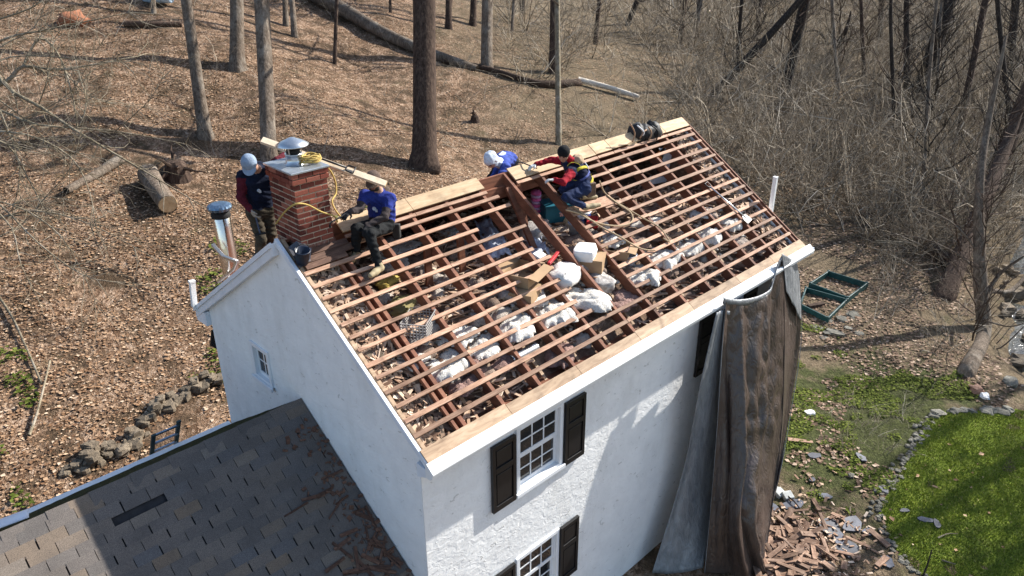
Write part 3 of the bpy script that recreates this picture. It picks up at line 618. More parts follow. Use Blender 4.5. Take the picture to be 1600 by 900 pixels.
def tab_mesh(w, h=0.165):
    m = MB(); m.box(0.004, w-0.004, -0.005, h, 0.0, 0.0075, 0, None, 0.0); m.box; return m.mesh('shingle', M_shingle)
tabm = [tab_mesh(TW), tab_mesh(TW*0.97), tab_mesh(TW*0.5)]
rows = int((RUN/math.cos(WA)-0.12)/EX); fld = MB(); made = 0
lay = []
for r_ in range(rows):
    s = RUN/math.cos(WA)-0.10-(r_+1)*EX          # metres up from the eave to the lower edge of this course
    offx = (r_ % 2)*TW*0.5+rnd.uniform(-0.02, 0.02)+(r_ % 3)*0.03
    x = -0.012-TW+offx*0 - offx
    k_ = 0
    first = True
    x1 = -0.012
    while x1 > WX0+0.1:
        w = TW if not first else (TW*0.5 if r_ % 2 else TW); first = False
        lay.append((r_, s, x1-w, w)); x1 -= w
for (r_, s, x0, w) in lay:
    P0 = Vector((x0, WY-RUN, WZ-RUN*WK))+WSD*s
    if r_ == 2 and -2.95 < x0 < -2.2: continue                      # missing tabs, the black underlay shows
    u = (np.array(P0)-CAM); dz = u@_f; px = 800+FPX*(u@_r)/dz; py = 450-FPX*(u@_u)/dz
    vis = px > -60 and py < 935
    M = frame(P0+WSN*(0.0125+0.001*(r_ % 3)), x=(1, 0, 0), z=WSN) @ Matrix.Rotation(R(1.9), 4, 'X') @ Matrix.Rotation(rnd.uniform(-0.006, 0.006), 4, 'Z')
    if vis and made < 296: put('shingle', tabm[2] if w < 0.2 else tabm[rnd.choice([0, 0, 1])], M, wroof); made += 1
    else: fld.box(0.004, w-0.004, -0.005, 0.165, 0.0, 0.0075, 0, M)
o = fld.build('shingle_field', M_shingle_i, wroof); tag(o, kind='stuff')
# ridge caps
cm = MB(); cm.add([(0, -0.15, -0.15*WK+0.0), (0.26, -0.15, -0.15*WK), (0.26, 0, 0.012), (0, 0, 0.012), (0, 0.15, -0.15*WK), (0.26, 0.15, -0.15*WK), (0, -0.15, -0.15*WK-0.012), (0.26, -0.15, -0.15*WK-0.012), (0.26, 0, -0.0), (0, 0, -0.0), (0, 0.15, -0.15*WK-0.012), (0.26, 0.15, -0.15*WK-0.012)],
    [(0, 1, 2, 3), (3, 2, 5, 4), (6, 9, 8, 7), (9, 10, 11, 8), (0, 6, 7, 1), (4, 5, 11, 10), (0, 3, 9, 6), (3, 4, 10, 9), (1, 7, 8, 2), (2, 8, 11, 5)])
capm = cm.mesh('ridge_cap', M_shingle); x = -0.27; i = 0
while x > WX0+0.1:
    put('ridge_cap', capm, Matrix.Translation((x, WY, WZ+0.022+0.006*(i % 2))) @ Matrix.Rotation(R(1.3), 4, 'Y') @ Matrix.Rotation(rnd.uniform(-0.01, 0.01), 4, 'Z'), wroof); x -= 0.235; i += 1
# mossy back slope and its gutter
t = NT('moss_on_shingle'); P = t.coord('World'); t.bump(t.noise(P, 20, 5, 0.7), 1.0, 0.03); M_moss = t.out(t.ramp(t.noise(P, 7, 5, 0.7), [(0.35, (0.016, 0.015, 0.01)), (0.55, (0.035, 0.04, 0.014)), (0.75, (0.08, 0.085, 0.025))]), 0.95, 0, 0.1)
Pm = []
for i in range(120):
    x = WX0+0.05+(-0.03-WX0-0.05)*i/119
    Pm.append([(x, WY+0.16+(RUN-0.16)*j/10, WZ-(0.16+(RUN-0.16)*j/10)*WK+0.02+0.02*abs(float(vnoise(x*6, j)))) for j in range(11)])
mb = MB(); mb.grid(Pm); mb.build('mossy_back_slope', M_moss, wing, smooth=True)
mb = MB(); y0 = WY+RUN; z0 = WZ-RUN*WK; mb.prism([(y0-0.02, z0+0.03), (y0+0.10, z0+0.035), (y0+0.115, z0+0.02), (y0+0.09, z0-0.09), (y0-0.02, z0-0.09)], 'x', WX0, -0.02); mb.build('gutter', M_gut, wing)
mb = MB(); mb.box(-3.95, -3.28, WY+0.07, WY+0.30, WZ-0.045, WZ+0.03, 0, None); 
P0 = Vector((-6.0, WY+0.1, WZ+0.02))
# ---------------------------------------------------------------- trees, logs and brush
def mat_bark(name, dark, mid, light, sc=1.0, pale=0.0):
    t = NT(name); co = t.coord('World', (1, 1, 0.18)); n = t.noise(co, 16*sc, 6, 0.7, 0.5)
    c = t.ramp(n, [(0.3, dark), (0.52, mid), (0.75, light)])
    if pale: c = t.mix(t.ramp(t.noise(t.coord('World'), 2.2, 4, 0.6), [(0.5, 0.0), (0.66, pale)]), c, (0.36, 0.33, 0.28))
    v = t.ramp(t.rand(), [(0, 0.85), (1, 1.15)]); c = t.mix(1.0, c, v, 'MULTIPLY')
    t.bump(n, 0.9, 0.03); return t.out(c, 0.92, 0, 0.15)
M_bark = mat_bark('grey_brown_bark', (0.04, 0.03, 0.022), (0.14, 0.108, 0.082), (0.3, 0.245, 0.19), 1.0, 0.3)
M_bark_d = mat_bark('dark_furrowed_bark', (0.018, 0.012, 0.009), (0.065, 0.043, 0.032), (0.14, 0.10, 0.075), 0.8)
M_bark_l = mat_bark('pale_lichen_bark', (0.08, 0.066, 0.045), (0.21, 0.175, 0.12), (0.36, 0.31, 0.23), 1.0, 0.5)
M_bark_r = mat_bark('damp_dark_bark', (0.012, 0.010, 0.008), (0.04, 0.031, 0.025), (0.105, 0.085, 0.068), 0.9)
t = NT('bare_twig'); M_twig = t.out(t.ramp(t.island(), [(0, (0.085, 0.066, 0.046)), (0.45, (0.2, 0.16, 0.115)), (0.8, (0.36, 0.305, 0.23)), (1, (0.52, 0.46, 0.38))]), 0.85, 0, 0.2)
t = NT('fresh_cut_wood'); co = t.coord('Object'); M_cut = t.out(t.ramp(t.noise(co, 9, 4, 0.6), [(0.3, (0.42, 0.27, 0.14)), (0.7, (0.62, 0.45, 0.26))]), 0.8, 0, 0.2)

def smooth_path(pts, n):
    pts = [Vector(p) for p in pts]; out = []
    m = len(pts)-1
    for i in range(n+1):
        f = i/n*m; k = min(int(f), m-1); u = f-k
        p0 = pts[max(k-1, 0)]; p1 = pts[k]; p2 = pts[k+1]; p3 = pts[min(k+2, m)]
        out.append(0.5*((2*p1)+(p2-p0)*u+(2*p0-5*p1+4*p2-p3)*u*u+(3*p1-p0-3*p2+p3)*u**3))
    return out
def branch_set(seed, n_limb, z0, z1, spread, r0, twigs=5, sides=4):
    """bare crown in local coordinates round a vertical stem: limbs with side twigs"""
    r = random.Random(seed); mb = MB()
    for i in range(n_limb):
        z = z0+(z1-z0)*(i+r.random())/n_limb; a = r.random()*6.283; ln = spread*(1.15-0.75*(z-z0)/(z1-z0))*r.uniform(0.6, 1.1)
        d = Vector((math.cos(a), math.sin(a), r.uniform(0.2, 0.9))).normalized(); p = Vector((0, 0, z)); pts = [p]
        for s in range(6):
            d = (d+Vector((r.uniform(-.3, .3), r.uniform(-.3, .3), r.uniform(-.1, .3)))).normalized(); p = p+d*ln/6; pts.append(p)
        rr = r0*r.uniform(0.5, 1.0); mb.tube(pts, [rr*(1-0.82*q/6) for q in range(7)], sides, cap=False)
        for tw in range(twigs):
            k = r.randint(2, 5); q = pts[k]; dd = (d+Vector((r.uniform(-1, 1), r.uniform(-1, 1), r.uniform(-.5, .9)))).normalized(); l2 = ln*r.uniform(0.2, 0.5); tp = [q]
            for s in range(3):
                dd = (dd+Vector((r.uniform(-.3, .3), r.uniform(-.3, .3), r.uniform(-.1, .25)))).normalized(); q = q+dd*l2/3; tp.append(q)
            mb.tube(tp, [rr*0.34, rr*0.24, rr*0.15, rr*0.05], 3, cap=False)
    return mb
CROWN = [branch_set(50+i, 22, 6.5, 15.5, 4.2, 0.075, 7).mesh('crown', M_bark) for i in range(4)]
CROWN_D = [branch_set(80+i, 20, 5.0, 12.5, 3.8, 0.07, 7).mesh('crown', M_bark_r) for i in range(3)]
CROWN_L = [branch_set(110+i, 30, 1.3, 9.5, 3.4, 0.045, 10, 3).mesh('crown', M_bark_r if i % 2 else M_bark_d) for i in range(4)]
def trunk_mesh(path, rads, mat, n=14, flare=0.0, seed=0, seg=22):
    r = random.Random(seed); P = smooth_path(path, seg); m = len(P); rr = []
    for i in range(m):
        f = i/(m-1)*(len(rads)-1); k = min(int(f), len(rads)-2); rr.append(rads[k]+(rads[k+1]-rads[k])*(f-k))
    mb = MB(); t = (P[1]-P[0]).normalized(); X = Vector((1, 0, 0)); X = (X-t*X.dot(t)).normalized(); vs = []
    ph = [r.random()*6.28 for _ in range(4)]
    for i in range(m):
        t = (P[min(i+1, m-1)]-P[max(i-1, 0)]).normalized(); X = (X-t*X.dot(t)).normalized(); Y = t.cross(X); hgt = (P[i]-P[0]).length
        for k in range(n):
            a = 2*math.pi*k/n; fl = 1+flare*math.exp(-hgt/0.35)*(0.55+0.45*math.cos(3*a+ph[0])+0.35*math.cos(5*a+ph[1]))
            q = rr[i]*fl*(1+0.06*math.cos(2*a+ph[2]+i*0.3)+0.04*math.cos(4*a+ph[3]-i*0.5)); vs.append(P[i]+(X*math.cos(a)+Y*math.sin(a))*q)
    fs = [(i*n+k, i*n+(k+1) % n, (i+1)*n+(k+1) % n, (i+1)*n+k) for i in range(m-1) for k in range(n)]+[tuple((m-1)*n+k for k in range(n))]
    mb.add(vs, fs); return mb
def tree(label, base, top, r0, r1, mat=None, name='tree', flare=0.8, crown=0, crown_scale=1.0, mid=None, seed=1, height=16.0, group='trees in the bare wood', extra=None, low=False):
    """base and top: world points through which the visible trunk passes; it runs on upwards to its full height"""
    base = Vector(base); top = Vector(top); mat = mat or M_bark; d = (top-base)
    o = thing(name, label, 'tree', base, group)
    path = [base-Vector((0, 0, 0.35)), base+d*0.02]
    if mid is not None: path += [Vector(q) for q in mid]
    path.append(top)
    up = d.normalized(); rest = height-(top-base).length
    if rest > 1: path += [top+(up*0.7+Vector((0, 0, 0.3)))*rest*0.5, top+(up*0.5+Vector((0, 0, 0.5)))*rest]
    rads = [r0*1.02, r0, *([r0*0.95]*(0 if mid is None else len(mid))), r1] + ([r1*0.72, r1*0.25] if rest > 1 else [])
    trunk_mesh(path, rads, mat, flare=flare, seed=seed).build('trunk', mat, o, smooth=True)
    if crown is not None:
        src = CROWN_L if low else (CROWN_D if mat in (M_bark_r, M_bark_d) else CROWN); me = src[crown % len(src)]
        ax = path[-1]-path[0]; M = Matrix.Translation(base) @ Vector((0, 0, 1)).rotation_difference(ax).to_matrix().to_4x4() @ Matrix.Rotation(seed*1.3, 4, 'Z') @ Matrix.Scale(crown_scale*height/16.0, 4)
        put('crown', me, M, o)
    if extra:
        mb = MB()
        for (pts, ra, rb) in extra:
            pp = smooth_path(pts, 9); mb.tube(pp, [ra+(rb-ra)*i/9 for i in range(10)], 7)
        mb.build('limb', mat, o, smooth=True)
    return o
def tree_px(label, bu, bv, tu, tv, w, lift=1.0, **kw):
    """trunk seen from its foot pixel towards a pixel higher up; both points at the trunk's own distance"""
    b = on_ground(bu, bv); dist = (Vector(CAM)-b).dot(Vector(-_f)) ; t_ = at(tu, tv, dist*lift); r0 = 0.5*w*dist/FPX
    return tree(label, b, t_, r0, r0*kw.pop('taper', 0.88), **kw)
tree_px('grey forked-top trunk rising left of the man in the pale blue cap', 320, 212, 290, -5, 19, seed=1, crown=0, height=14)
tree_px('stout grey trunk in the wood, second from the upper left', 371, 108, 368, -60, 24, seed=2, crown=1, height=18, flare=0.7)
tree_px('straight grey-green trunk directly behind the chimney plank', 421, 246, 407, -30, 24, seed=3, crown=2, height=17)
tree_px('largest dark furrowed trunk standing behind the roof ridge', 664, 262, 662, -80, 37, mat=M_bark_d, seed=4, crown=0, height=22, flare=0.95, taper=0.93, crown_scale=0.95)
tree_px('short slim grey trunk left of the fallen trunk, nearer of a pair', 461, 58, 453, -30, 9, seed=5, crown=3, height=13)
tree_px('short slim grey trunk left of the fallen trunk, farther of a pair', 447, 40, 443, -40, 9, seed=6, crown=1, height=13)
tree_px('very thin dark sapling standing before the fallen trunk', 523, 100, 527, -40, 6, seed=7, crown=None, height=8, flare=0.1, mat=M_bark_d)
tree_px('grey trunk wrapped in thin vines right of the largest trunk', 760, 110, 762, -60, 19, seed=8, crown=2, height=17)
tree_px('dark distant trunk just right of the largest trunk', 701, 45, 701, -80, 11, seed=9, crown=3, height=16, mat=M_bark_d)
tree_px('dark distant trunk left of the vine-wrapped trunk', 739, 40, 742, -80, 10, seed=10, crown=1, height=16, mat=M_bark_d)
tree_px('slender pale tan trunk rising behind the kneeling man', 873, 226, 870, -40, 9, seed=11, crown=0, height=13, mat=M_bark_l, flare=0.2, taper=0.95)
tree_px('dark trunk beside the slender pale tan trunk', 864, 115, 866, -60, 12, seed=12, crown=2, height=16, mat=M_bark_d)
tree_px('dark trunk leaning far right above the ridge end', 1115, 150, 1255, -5, 13, low=True, seed=13, crown=1, height=13, mat=M_bark_r, flare=0.4, crown_scale=0.9)
tree_px('dark trunk leaning slightly right of the ridge end', 1222, 160, 1256, 10, 17, low=True, seed=14, crown=0, height=14, mat=M_bark_r, flare=0.4)
tree_px('small crooked black tree in tan brush, upper right', 1293, 108, 1318, 55, 8, seed=15, crown=None, height=4.0, mat=M_bark_r, mid=[at(1296, 85, on_ground(1293, 108).length and (Vector(CAM)-on_ground(1293, 108)).length*0.97)],
        extra=[((at(1297, 84, 57), at(1290, 62, 57), at(1275, 48, 57), at(1258, 50, 57)), 0.13, 0.04), ((at(1302, 75, 57), at(1310, 62, 57), at(1330, 62, 57)), 0.10, 0.03)])
tree_px('thick dark trunk leaning right in the upper right thicket', 1430, 172, 1487, -10, 22, low=True, seed=16, crown=2, height=15, mat=M_bark_r)
tree_px('thin upright black trunk beside the thick leaning one', 1416, 172, 1417, -20, 9, low=True, seed=17, crown=1, height=14, mat=M_bark_r)
tree_px('brown trunk bending right near the top right corner', 1497, 215, 1540, 0, 11, low=True, seed=18, crown=0, height=13, mat=M_bark_d)
tree_px('thick brown trunk leaning to the right frame edge above the stream', 1536, 318, 1612, 130, 25, low=True, seed=19, crown=1, height=14, mat=M_bark_d)
b = on_ground(1513, 583); dd = (b-Vector(CAM)).length*0.97
tree('crooked tan tree with bare curving limbs standing by the stream', b, at(1530, 300, dd), 0.19, 0.13, M_bark, low=True, seed=20, crown=0, crown_scale=0.8, height=11, flare=0.8, mid=[at(1537, 520, dd), at(1532, 440, dd)],
     extra=[((at(1535, 480, dd), at(1548, 455, dd*1.01), at(1580, 455, dd*1.03), at(1615, 415, dd*1.06)), 0.10, 0.05), ((at(1537, 470, dd), at(1560, 430, dd*1.0), at(1600, 400, dd*.98)), 0.07, 0.03), ((at(1534, 430, dd), at(1500, 400, dd*1.02), at(1440, 372, dd*1.05), at(1370, 366, dd*1.08)), 0.045, 0.012), ((at(1532, 400, dd), at(1490, 350, dd), at(1430, 320, dd*1.05)), 0.04, 0.012),
            ((at(1536, 500, dd), at(1575, 510, dd*.98), at(1600, 505, dd*.96)), 0.03, 0.012), ((at(1538, 530, dd), at(1560, 545, dd*.97), at(1600, 510, dd*.95)), 0.03, 0.014)])
b = on_ground(1476, 462)
tree('broad trunk leaning right behind the crooked tan tree', b, at(1560, 260, (b-Vector(CAM)).length*0.99), 0.27, 0.22, M_bark_d, low=True, seed=21, crown=2, height=13, flare=0.8)
for i, (u, v, tu, tv, w, lab) in enumerate([(700, 40, 712, -60, 5, 'thin sapling at the top edge above the ridge'), (800, 48, 806, -50, 5, 'thin sapling behind the pale board fence of brush'), (980, 40, 1012, -40, 9, 'dark tree leaning right at the top centre right'), (1062, 72, 1075, -40, 8, 'vine-hung trunk at the top, right of centre'), (1085, 60, 1100, -40, 9, 'vine-hung trunk close beside another at top right'),
        (1150, 120, 1160, -10, 6, 'thin upright trunk above the leaning dark one'), (1350, 120, 1345, -20, 6, 'thin straight trunk left of the thick leaning one'), (1462, 190, 1470, 20, 5, 'thin stem right of the thick leaning trunk'), (1575, 120, 1590, -20, 12, 'trunk in the extreme top right corner'), (1375, 60, 1380, -40, 9, 'distant trunk rising behind tan grass at top right'), (1250, 40, 1262, -50, 8, 'distant trunk behind the slightly leaning dark one'), (815, 20, 818, -60, 10, 'distant grey trunk at top centre'), (610, 20, 608, -60, 5, 'thin far trunk above the fallen trunk'), (240, 20, 236, -60, 8, 'far trunk at the top left'), (1400, 240, 1392, 40, 6, 'slim dark trunk in the brush left of the streamside trees'), (1180, 60, 1195, -40, 7, 'slim dark trunk between the two leaning trunks'), (1310, 150, 1300, 0, 6, 'slim trunk right of the small crooked tree foot'), (1585, 250, 1560, 20, 8, 'slim trunk at the right edge leaning left'), (930, 70, 940, -40, 7, 'slim dark trunk above the bleached log'), (1440, 330, 1452, 120, 7, 'slim streamside trunk above the arched branch')]):
    tree_px(lab, u, v, tu, tv, w, seed=30+i, crown=i, low=u > 900, height=13, mat=[M_bark_d, M_bark, M_bark_r][i % 3], flare=0.3)
# trees that stand outside the picture on the sunny side and throw the shadow bands
for i, (x, y, h) in enumerate([(21.8, -5.9, 15), (24.0, -7.9, 16), (30, -6.2, 16)]):
    b = Vector((x, y, float(gz(x, y)))); tree(['bare tree on the far bank of the stream past the lawn', 'bare tree beyond the lawn at the right frame edge', 'bare tree by the stream bend right of the lawn', 'bare slim tree standing in the brush behind the ridge end', 'bare slim tree standing in the brush beyond the raised bed', 'bare slim tree in the brush far behind the roof corner'][i], b, b+Vector((0.6, 0.3, 5)), 0.16 if i > 2 else 0.24, 0.12 if i > 2 else 0.2, M_bark_d if i < 3 else M_bark_l, seed=60+i, crown=i, height=h, flare=0.5)

# ---- logs
def log(name, label, pts, r0, r1, mat, cat='log', ends=False):
    pp = smooth_path(pts, 14); o = thing(name, label, cat, pp[0]-Vector((0, 0, r0)))
    trunk_mesh(pts, [r0, r1], mat, n=14, seed=len(label), seg=14).build('log_body', mat, o, smooth=True)
    if ends:
        a, c = pp[0], (pp[0]-pp[1]).normalized(); m = MB(); m.lathe([(0.0, 0.006), (r0*0.93, 0.004), (r0*0.97, -0.03)], 18, frame(a, z=c)); m.build('cut_end', M_cut, o, smooth=False)
    return o
def gp_(u, v, up=0.0): q = on_ground(u, v); q.z += up; return q
log('fallen_tree', 'long mossy fallen trunk slanting down from the top edge', [gp_(745, 112, .12), gp_(670, 88, .18), gp_(600, 62, .3), gp_(540, 30, .4), gp_(470, -6, .45)], 0.17, 0.42, M_bark)
log('fallen_tree', 'bleached bare log lying behind the ridge', [gp_(903, 131, .2), gp_(950, 144, .22), gp_(998, 158, .18)], 0.15, 0.10, simple('bleached_wood', (0.58, 0.52, 0.44), 0.9, var=0.25, scale=5, stretch=(1, 1, 4)))
log('fallen_tree', 'dark half-buried log left of the bleached one', [gp_(690, 98, .1), gp_(760, 112, .12), gp_(840, 135, .12), (gp_(905, 133, .1))], 0.13, 0.2, M_bark_d)
log('sawn_log', 'short sawn log with a pale cut face on the leafy slope', [gp_(266, 335, .27), gp_(250, 312, .27), gp_(233, 284, .27)], 0.25, 0.27, M_bark, ends=True)
log('fallen_branch', 'grey fallen limb lying left of the sawn log', [gp_(105, 305, .1), gp_(150, 280, .12), gp_(190, 255, .14)], 0.10, 0.14, M_bark)
log('fallen_branch', 'thin grey pole lying on leaves at far left', [gp_(0, 470, .08), gp_(25, 510, .1), gp_(68, 608, .08)], 0.03, 0.02, M_bark_l)
log('fallen_branch', 'pale forked stick lying among ivy at left', [gp_(48, 688, .08), gp_(62, 650, .12), gp_(82, 575, .15)], 0.03, 0.016, M_bark_l)
log('fallen_branch', 'short dark log far up the leafy slope', [gp_(195, 42, .12), gp_(240, 43, .12), (gp_(285, 42, .1))], 0.13, 0.11, M_bark_d)
log('fallen_tree', 'dark mossy log in brush right of the roof corner', [gp_(1345, 345, .2), gp_(1420, 385, .25), gp_(1490, 425, .25)], 0.2, 0.27, M_bark_d)
for i, pts in enumerate(([(1250, 190), (1330, 235), (1420, 262), (1530, 310)], [(1240, 212), (1310, 232), (1400, 240), (1475, 258)], [(1265, 245), (1350, 250), (1440, 270)], [(1370, 366), (1430, 368), (1500, 400)], [(1365, 392), (1420, 395), (1480, 405)])):
    log('fallen_branch', ['longest pale bare branch lying across the brush at right', 'pale bare branch just above the longest one in the brush', 'grey bare branch below the longest one in the brush', 'arched pale branch over the dark mossy log', 'low pale branch below the arched one'][i], [gp_(u, v, .35) for u, v in pts], 0.055, 0.03, M_bark_l)
# upturned root mass and stump
def roots(label, base, n, ln, seed, mat, cat='stump', sc=1.0):
    r = random.Random(seed); o = thing('tree_stump', label, cat, base); m = MB()
    m.lathe([(0.42, -0.1), (0.36, 0.12), (0.3, 0.38), (0.2, 0.5), (0, 0.52)], 10, Matrix.Translation(base) @ Matrix.Scale(sc, 4)); m.build('stump_body', mat, o)
    m = MB()
    for i in range(n):
        a = r.random()*6.283; d = Vector((math.cos(a), math.sin(a), r.uniform(0.0, 1.1))); p = Vector(base)+Vector((0, 0, .25)); pts = [p]
        for k in range(4): d = (d+Vector((r.uniform(-.4, .4), r.uniform(-.4, .4), r.uniform(-.4, .1)))).normalized(); p = p+d*ln/4*r.uniform(.6, 1.2); pts.append(p)
        m.tube(pts, [0.09, 0.07, 0.05, 0.03, 0.012], 5)
    m.build('root', mat, o)
roots('rotting stump with upturned roots beside the sawn log', on_ground(278, 278), 10, 1.0, 3, M_bark_d)
roots('small sawn stump in brush behind the ridge gap', on_ground(742, 190), 4, 0.3, 5, M_bark_d, sc=.5)

# ---- brush: thousands of twigs that read as one mass
def twig_template(r, n, h, spread, rad):
    """a few arching stems, each with side twigs"""
    V = []; F = []; ang = np.array([0, 2.094, 4.189])
    def strand(p, d, ln, R0, seg, wob, droop):
        base = len(V); pts = []
        for s in range(seg+1):
            q = R0*(1-0.85*s/seg); ax = np.cross(d, [0.01, 0.02, 1.0]); ax /= np.linalg.norm(ax)+1e-6; ay = np.cross(d, ax); pts.append((p.copy(), d.copy()))
            for k in ang: V.append(p+q*(math.cos(k)*ax+math.sin(k)*ay))
            d = d+r.normal(0, wob, 3)+np.array([0, 0, -droop]); d /= np.linalg.norm(d); p = p+d*ln/seg
        for s in range(seg):
            for k in range(3): F.append((base+s*3+k, base+s*3+(k+1) % 3, base+(s+1)*3+(k+1) % 3, base+(s+1)*3+k))
        return pts
    ns = max(3, n//7)
    for i in range(ns):
        a = r.random()*6.283; ln = h*(0.6+0.9*r.random()); p = np.array([math.cos(a), math.sin(a), 0])*spread*0.5*r.random(); low = r.random() < 0.3
        d = np.array([math.cos(a)*(0.35+0.6*r.random()), math.sin(a)*(0.35+0.6*r.random()), 0.15 if low else 0.55+0.6*r.random()]); d /= np.linalg.norm(d); R0 = rad*(0.7+1.5*r.random()**2)
        pts = strand(p, d, ln, R0, 5, 0.13, 0.06)
        for tw in range(int(n/ns)-1):
            q, dd = pts[r.integers(1, 6)]; d2 = dd+r.normal(0, 0.65, 3); d2 /= np.linalg.norm(d2); strand(q.copy(), d2, ln*(0.2+0.4*r.random()), R0*0.5, 2, 0.2, 0.0)
    return np.array(V), np.array(F)
def stamp(name, spots, temps, lab, mat, seed):
    r = np.random.default_rng(seed); VV = []; FF = []; b = 0
    for (x, y, s) in spots:
        V, F = temps[r.integers(len(temps))]; a = r.random()*6.283; c, sn = math.cos(a), math.sin(a)
        W = np.stack([V[:, 0]*c-V[:, 1]*sn, V[:, 0]*sn+V[:, 1]*c, V[:, 2]*(0.7+0.6*r.random())], -1)*s+np.array([x, y, float(gz(x, y))-0.05])
        VV.append(W); FF.append(F+b); b += len(V)
    o = link(name, np_mesh(name, np.concatenate(VV), np.concatenate(FF), mat)); tag(o, lab[0], lab[1], kind='stuff'); return o
tr = np.random.default_rng(5)
TEMPS = [twig_template(tr, 98, 1.7, 1.2, 0.012) for _ in range(7)]
spots = []; pr = random.Random(21); LOGP = on_ground(930, 145); LOGQ = on_ground(975, 160)
def ok(q): return abs(q.y-float(creek_y(q.x))) > 0.8 or q.x < 15
while len(spots) < 640:
    u = pr.uniform(780, 1640); v = pr.uniform(-40, 430)
    if v > 120+(u-780)*0.42+pr.uniform(-40, 30): continue
    if u < 1000 and pr.random() < 0.5: continue
    q = on_ground(u, v)
    if (q-Vector(CAM)).length > 95 or not ok(q) or (q-LOGP).length < 2.6 or (q-LOGQ).length < 2.6 or (q.x < 9.6 and q.y < 6.5): continue
    spots.append((q.x, q.y, pr.uniform(0.6, 1.25)*(1.0+0.008*(q-Vector(CAM)).length)))
stamp('brush_thicket', spots, TEMPS, ('dense grey-brown bare brush filling the wood behind the house', 'brush'), M_twig, 9)
spots = []
while len(spots) < 210:
    u = pr.uniform(-40, 900); v = pr.uniform(-30, 280)
    if pr.random() > (0.25+0.75*abs(u-450)/450): continue
    q = on_ground(u, v)
    if q.y < 7.0 or (q-Vector(CAM)).length > 90: continue
    spots.append((q.x, q.y, pr.uniform(0.4, 0.9)))
TEMPS2 = [twig_template(tr, 16, 1.7, 0.5, 0.010) for _ in range(6)]
stamp('saplings', spots, TEMPS2, ('thin grey saplings and twigs dotted over the leafy slope', 'brush'), M_twig, 10)
spots = [(q.x, q.y, pr.uniform(0.5, 1.0)) for q in [on_ground(pr.uniform(1355, 1630), pr.uniform(330, 560)) for _ in range(60)] if ok(q)]
spots += [(q.x, q.y, pr.uniform(0.25, 0.5)) for q in [on_ground(pr.gauss(1370, 35), pr.gauss(670, 28)) for _ in range(16)]]
stamp('streamside_brush', spots, [twig_template(tr, 55, 1.4, 1.0, 0.009) for _ in range(5)], ('tangled bare twigs along the stream bank and lawn edge', 'brush'), M_twig, 12)

spots = []
while len(spots) < 75:
    u = pr.uniform(960, 1640); v = pr.uniform(-20, 420)
    if v > 90+(u-960)*0.45: continue
    q = on_ground(u, v)
    if (q-Vector(CAM)).length > 75 or not ok(q) or (q.x < 11 and q.y < 7.5): continue
    spots.append((q.x, q.y, pr.uniform(0.7, 1.2)))
stamp('tall_tangle', spots, [twig_template(tr, 30, 4.4, 2.2, 0.02) for _ in range(5)], ('long arching bare branches tangled over the brush at right', 'brush'), M_twig, 14)
# ---- near tree at the left edge whose bare limbs reach into the picture
b = Vector((-3.9, 12.0, float(gz(-3.9, 12.0))))
near = thing('tree', 'grey bare tree whose limbs reach in from the left edge', 'tree', b, 'trees in the bare wood')
tp = [b-Vector((0, 0, .3)), b+Vector((-0.1, 0, 1.5)), at(-60, 190, 20.5), at(-40, 90, 20), at(-70, -60, 20)]
trunk_mesh(tp, [0.17, 0.15, 0.13, 0.11, 0.08], M_bark, n=10, seed=3).build('trunk', M_bark, near, smooth=True)
limbs = [([(-50, 150), (10, 128), (36, 104), (100, 108), (215, 88)], 20, 0.07, 0.015), ([(36, 104), (62, 60), (95, 92), (120, 190), (105, 260)], 20, 0.035, 0.01), ([(-40, 60), (10, 135), (60, 165), (120, 205), (230, 270), (330, 330)], 19, 0.06, 0.01),
         ([(-50, 165), (0, 172), (60, 195), (180, 205), (290, 225)], 18.5, 0.045, 0.008), ([(-40, 90), (10, 60), (80, 45), (200, 20)], 20, 0.04, 0.01), ([(-50, 215), (10, 225), (50, 290), (70, 330)], 18, 0.03, 0.007), ([(-40, 205), (40, 210), (110, 245), (140, 300), (150, 360)], 18, 0.03, 0.006),
         ([(60, 165), (75, 120), (85, 60)], 19.5, 0.02, 0.006), ([(120, 205), (135, 160), (120, 100), (118, 40)], 19, 0.018, 0.005), ([(0, 172), (30, 260), (20, 330)], 18.5, 0.02, 0.006), ([(100, 108), (140, 150), (215, 170)], 20, 0.018, 0.005), ([(180, 205), (230, 160), (255, 120)], 18.5, 0.014, 0.004), ([(-50, 300), (0, 320), (60, 380), (130, 430), (180, 440)], 17, 0.03, 0.006), ([(-30, 350), (50, 330), (140, 350), (270, 420)], 17, 0.022, 0.006)]
lr = random.Random(5); mb = MB()
for i in range(16):
    u = lr.uniform(-60, -10); v = lr.uniform(-10, 420); pp = [(u, v)]; a = lr.uniform(-.7, .75)
    for s in range(4): a += lr.uniform(-.45, .45); u += 62*math.cos(a)*lr.uniform(.7, 1.3); v += 62*math.sin(a); pp.append((u, v))
    limbs.append((pp, lr.uniform(16.5, 20), lr.uniform(.012, .024), .004))
for (pp, dist, ra, rb) in limbs:
    pts = smooth_path([at(u, v, dist+lr.uniform(-.5, .5)) for u, v in pp], 12); mb.tube(pts, [ra+(rb-ra)*i/12 for i in range(13)], 6)
    for k in range(24):
        i = lr.randint(2, 12); q = pts[i]; d = (pts[i]-pts[i-1]).normalized(); d = (d+Vector((lr.uniform(-1, 1), lr.uniform(-1, 1), lr.uniform(-.9, .9)))).normalized(); tp = [q]; ln = lr.uniform(0.5, 1.7)
        for s in range(4): d = (d+Vector((lr.uniform(-.35, .35), lr.uniform(-.35, .35), lr.uniform(-.35, .3)))).normalized(); q = q+d*ln/4; tp.append(q)
        mb.tube(tp, [rb*0.9+.004, rb*0.7+.003, rb*0.5+.002, 0.004, 0.002], 4, cap=False)
mb.build('crown', M_bark_l, near, smooth=True)
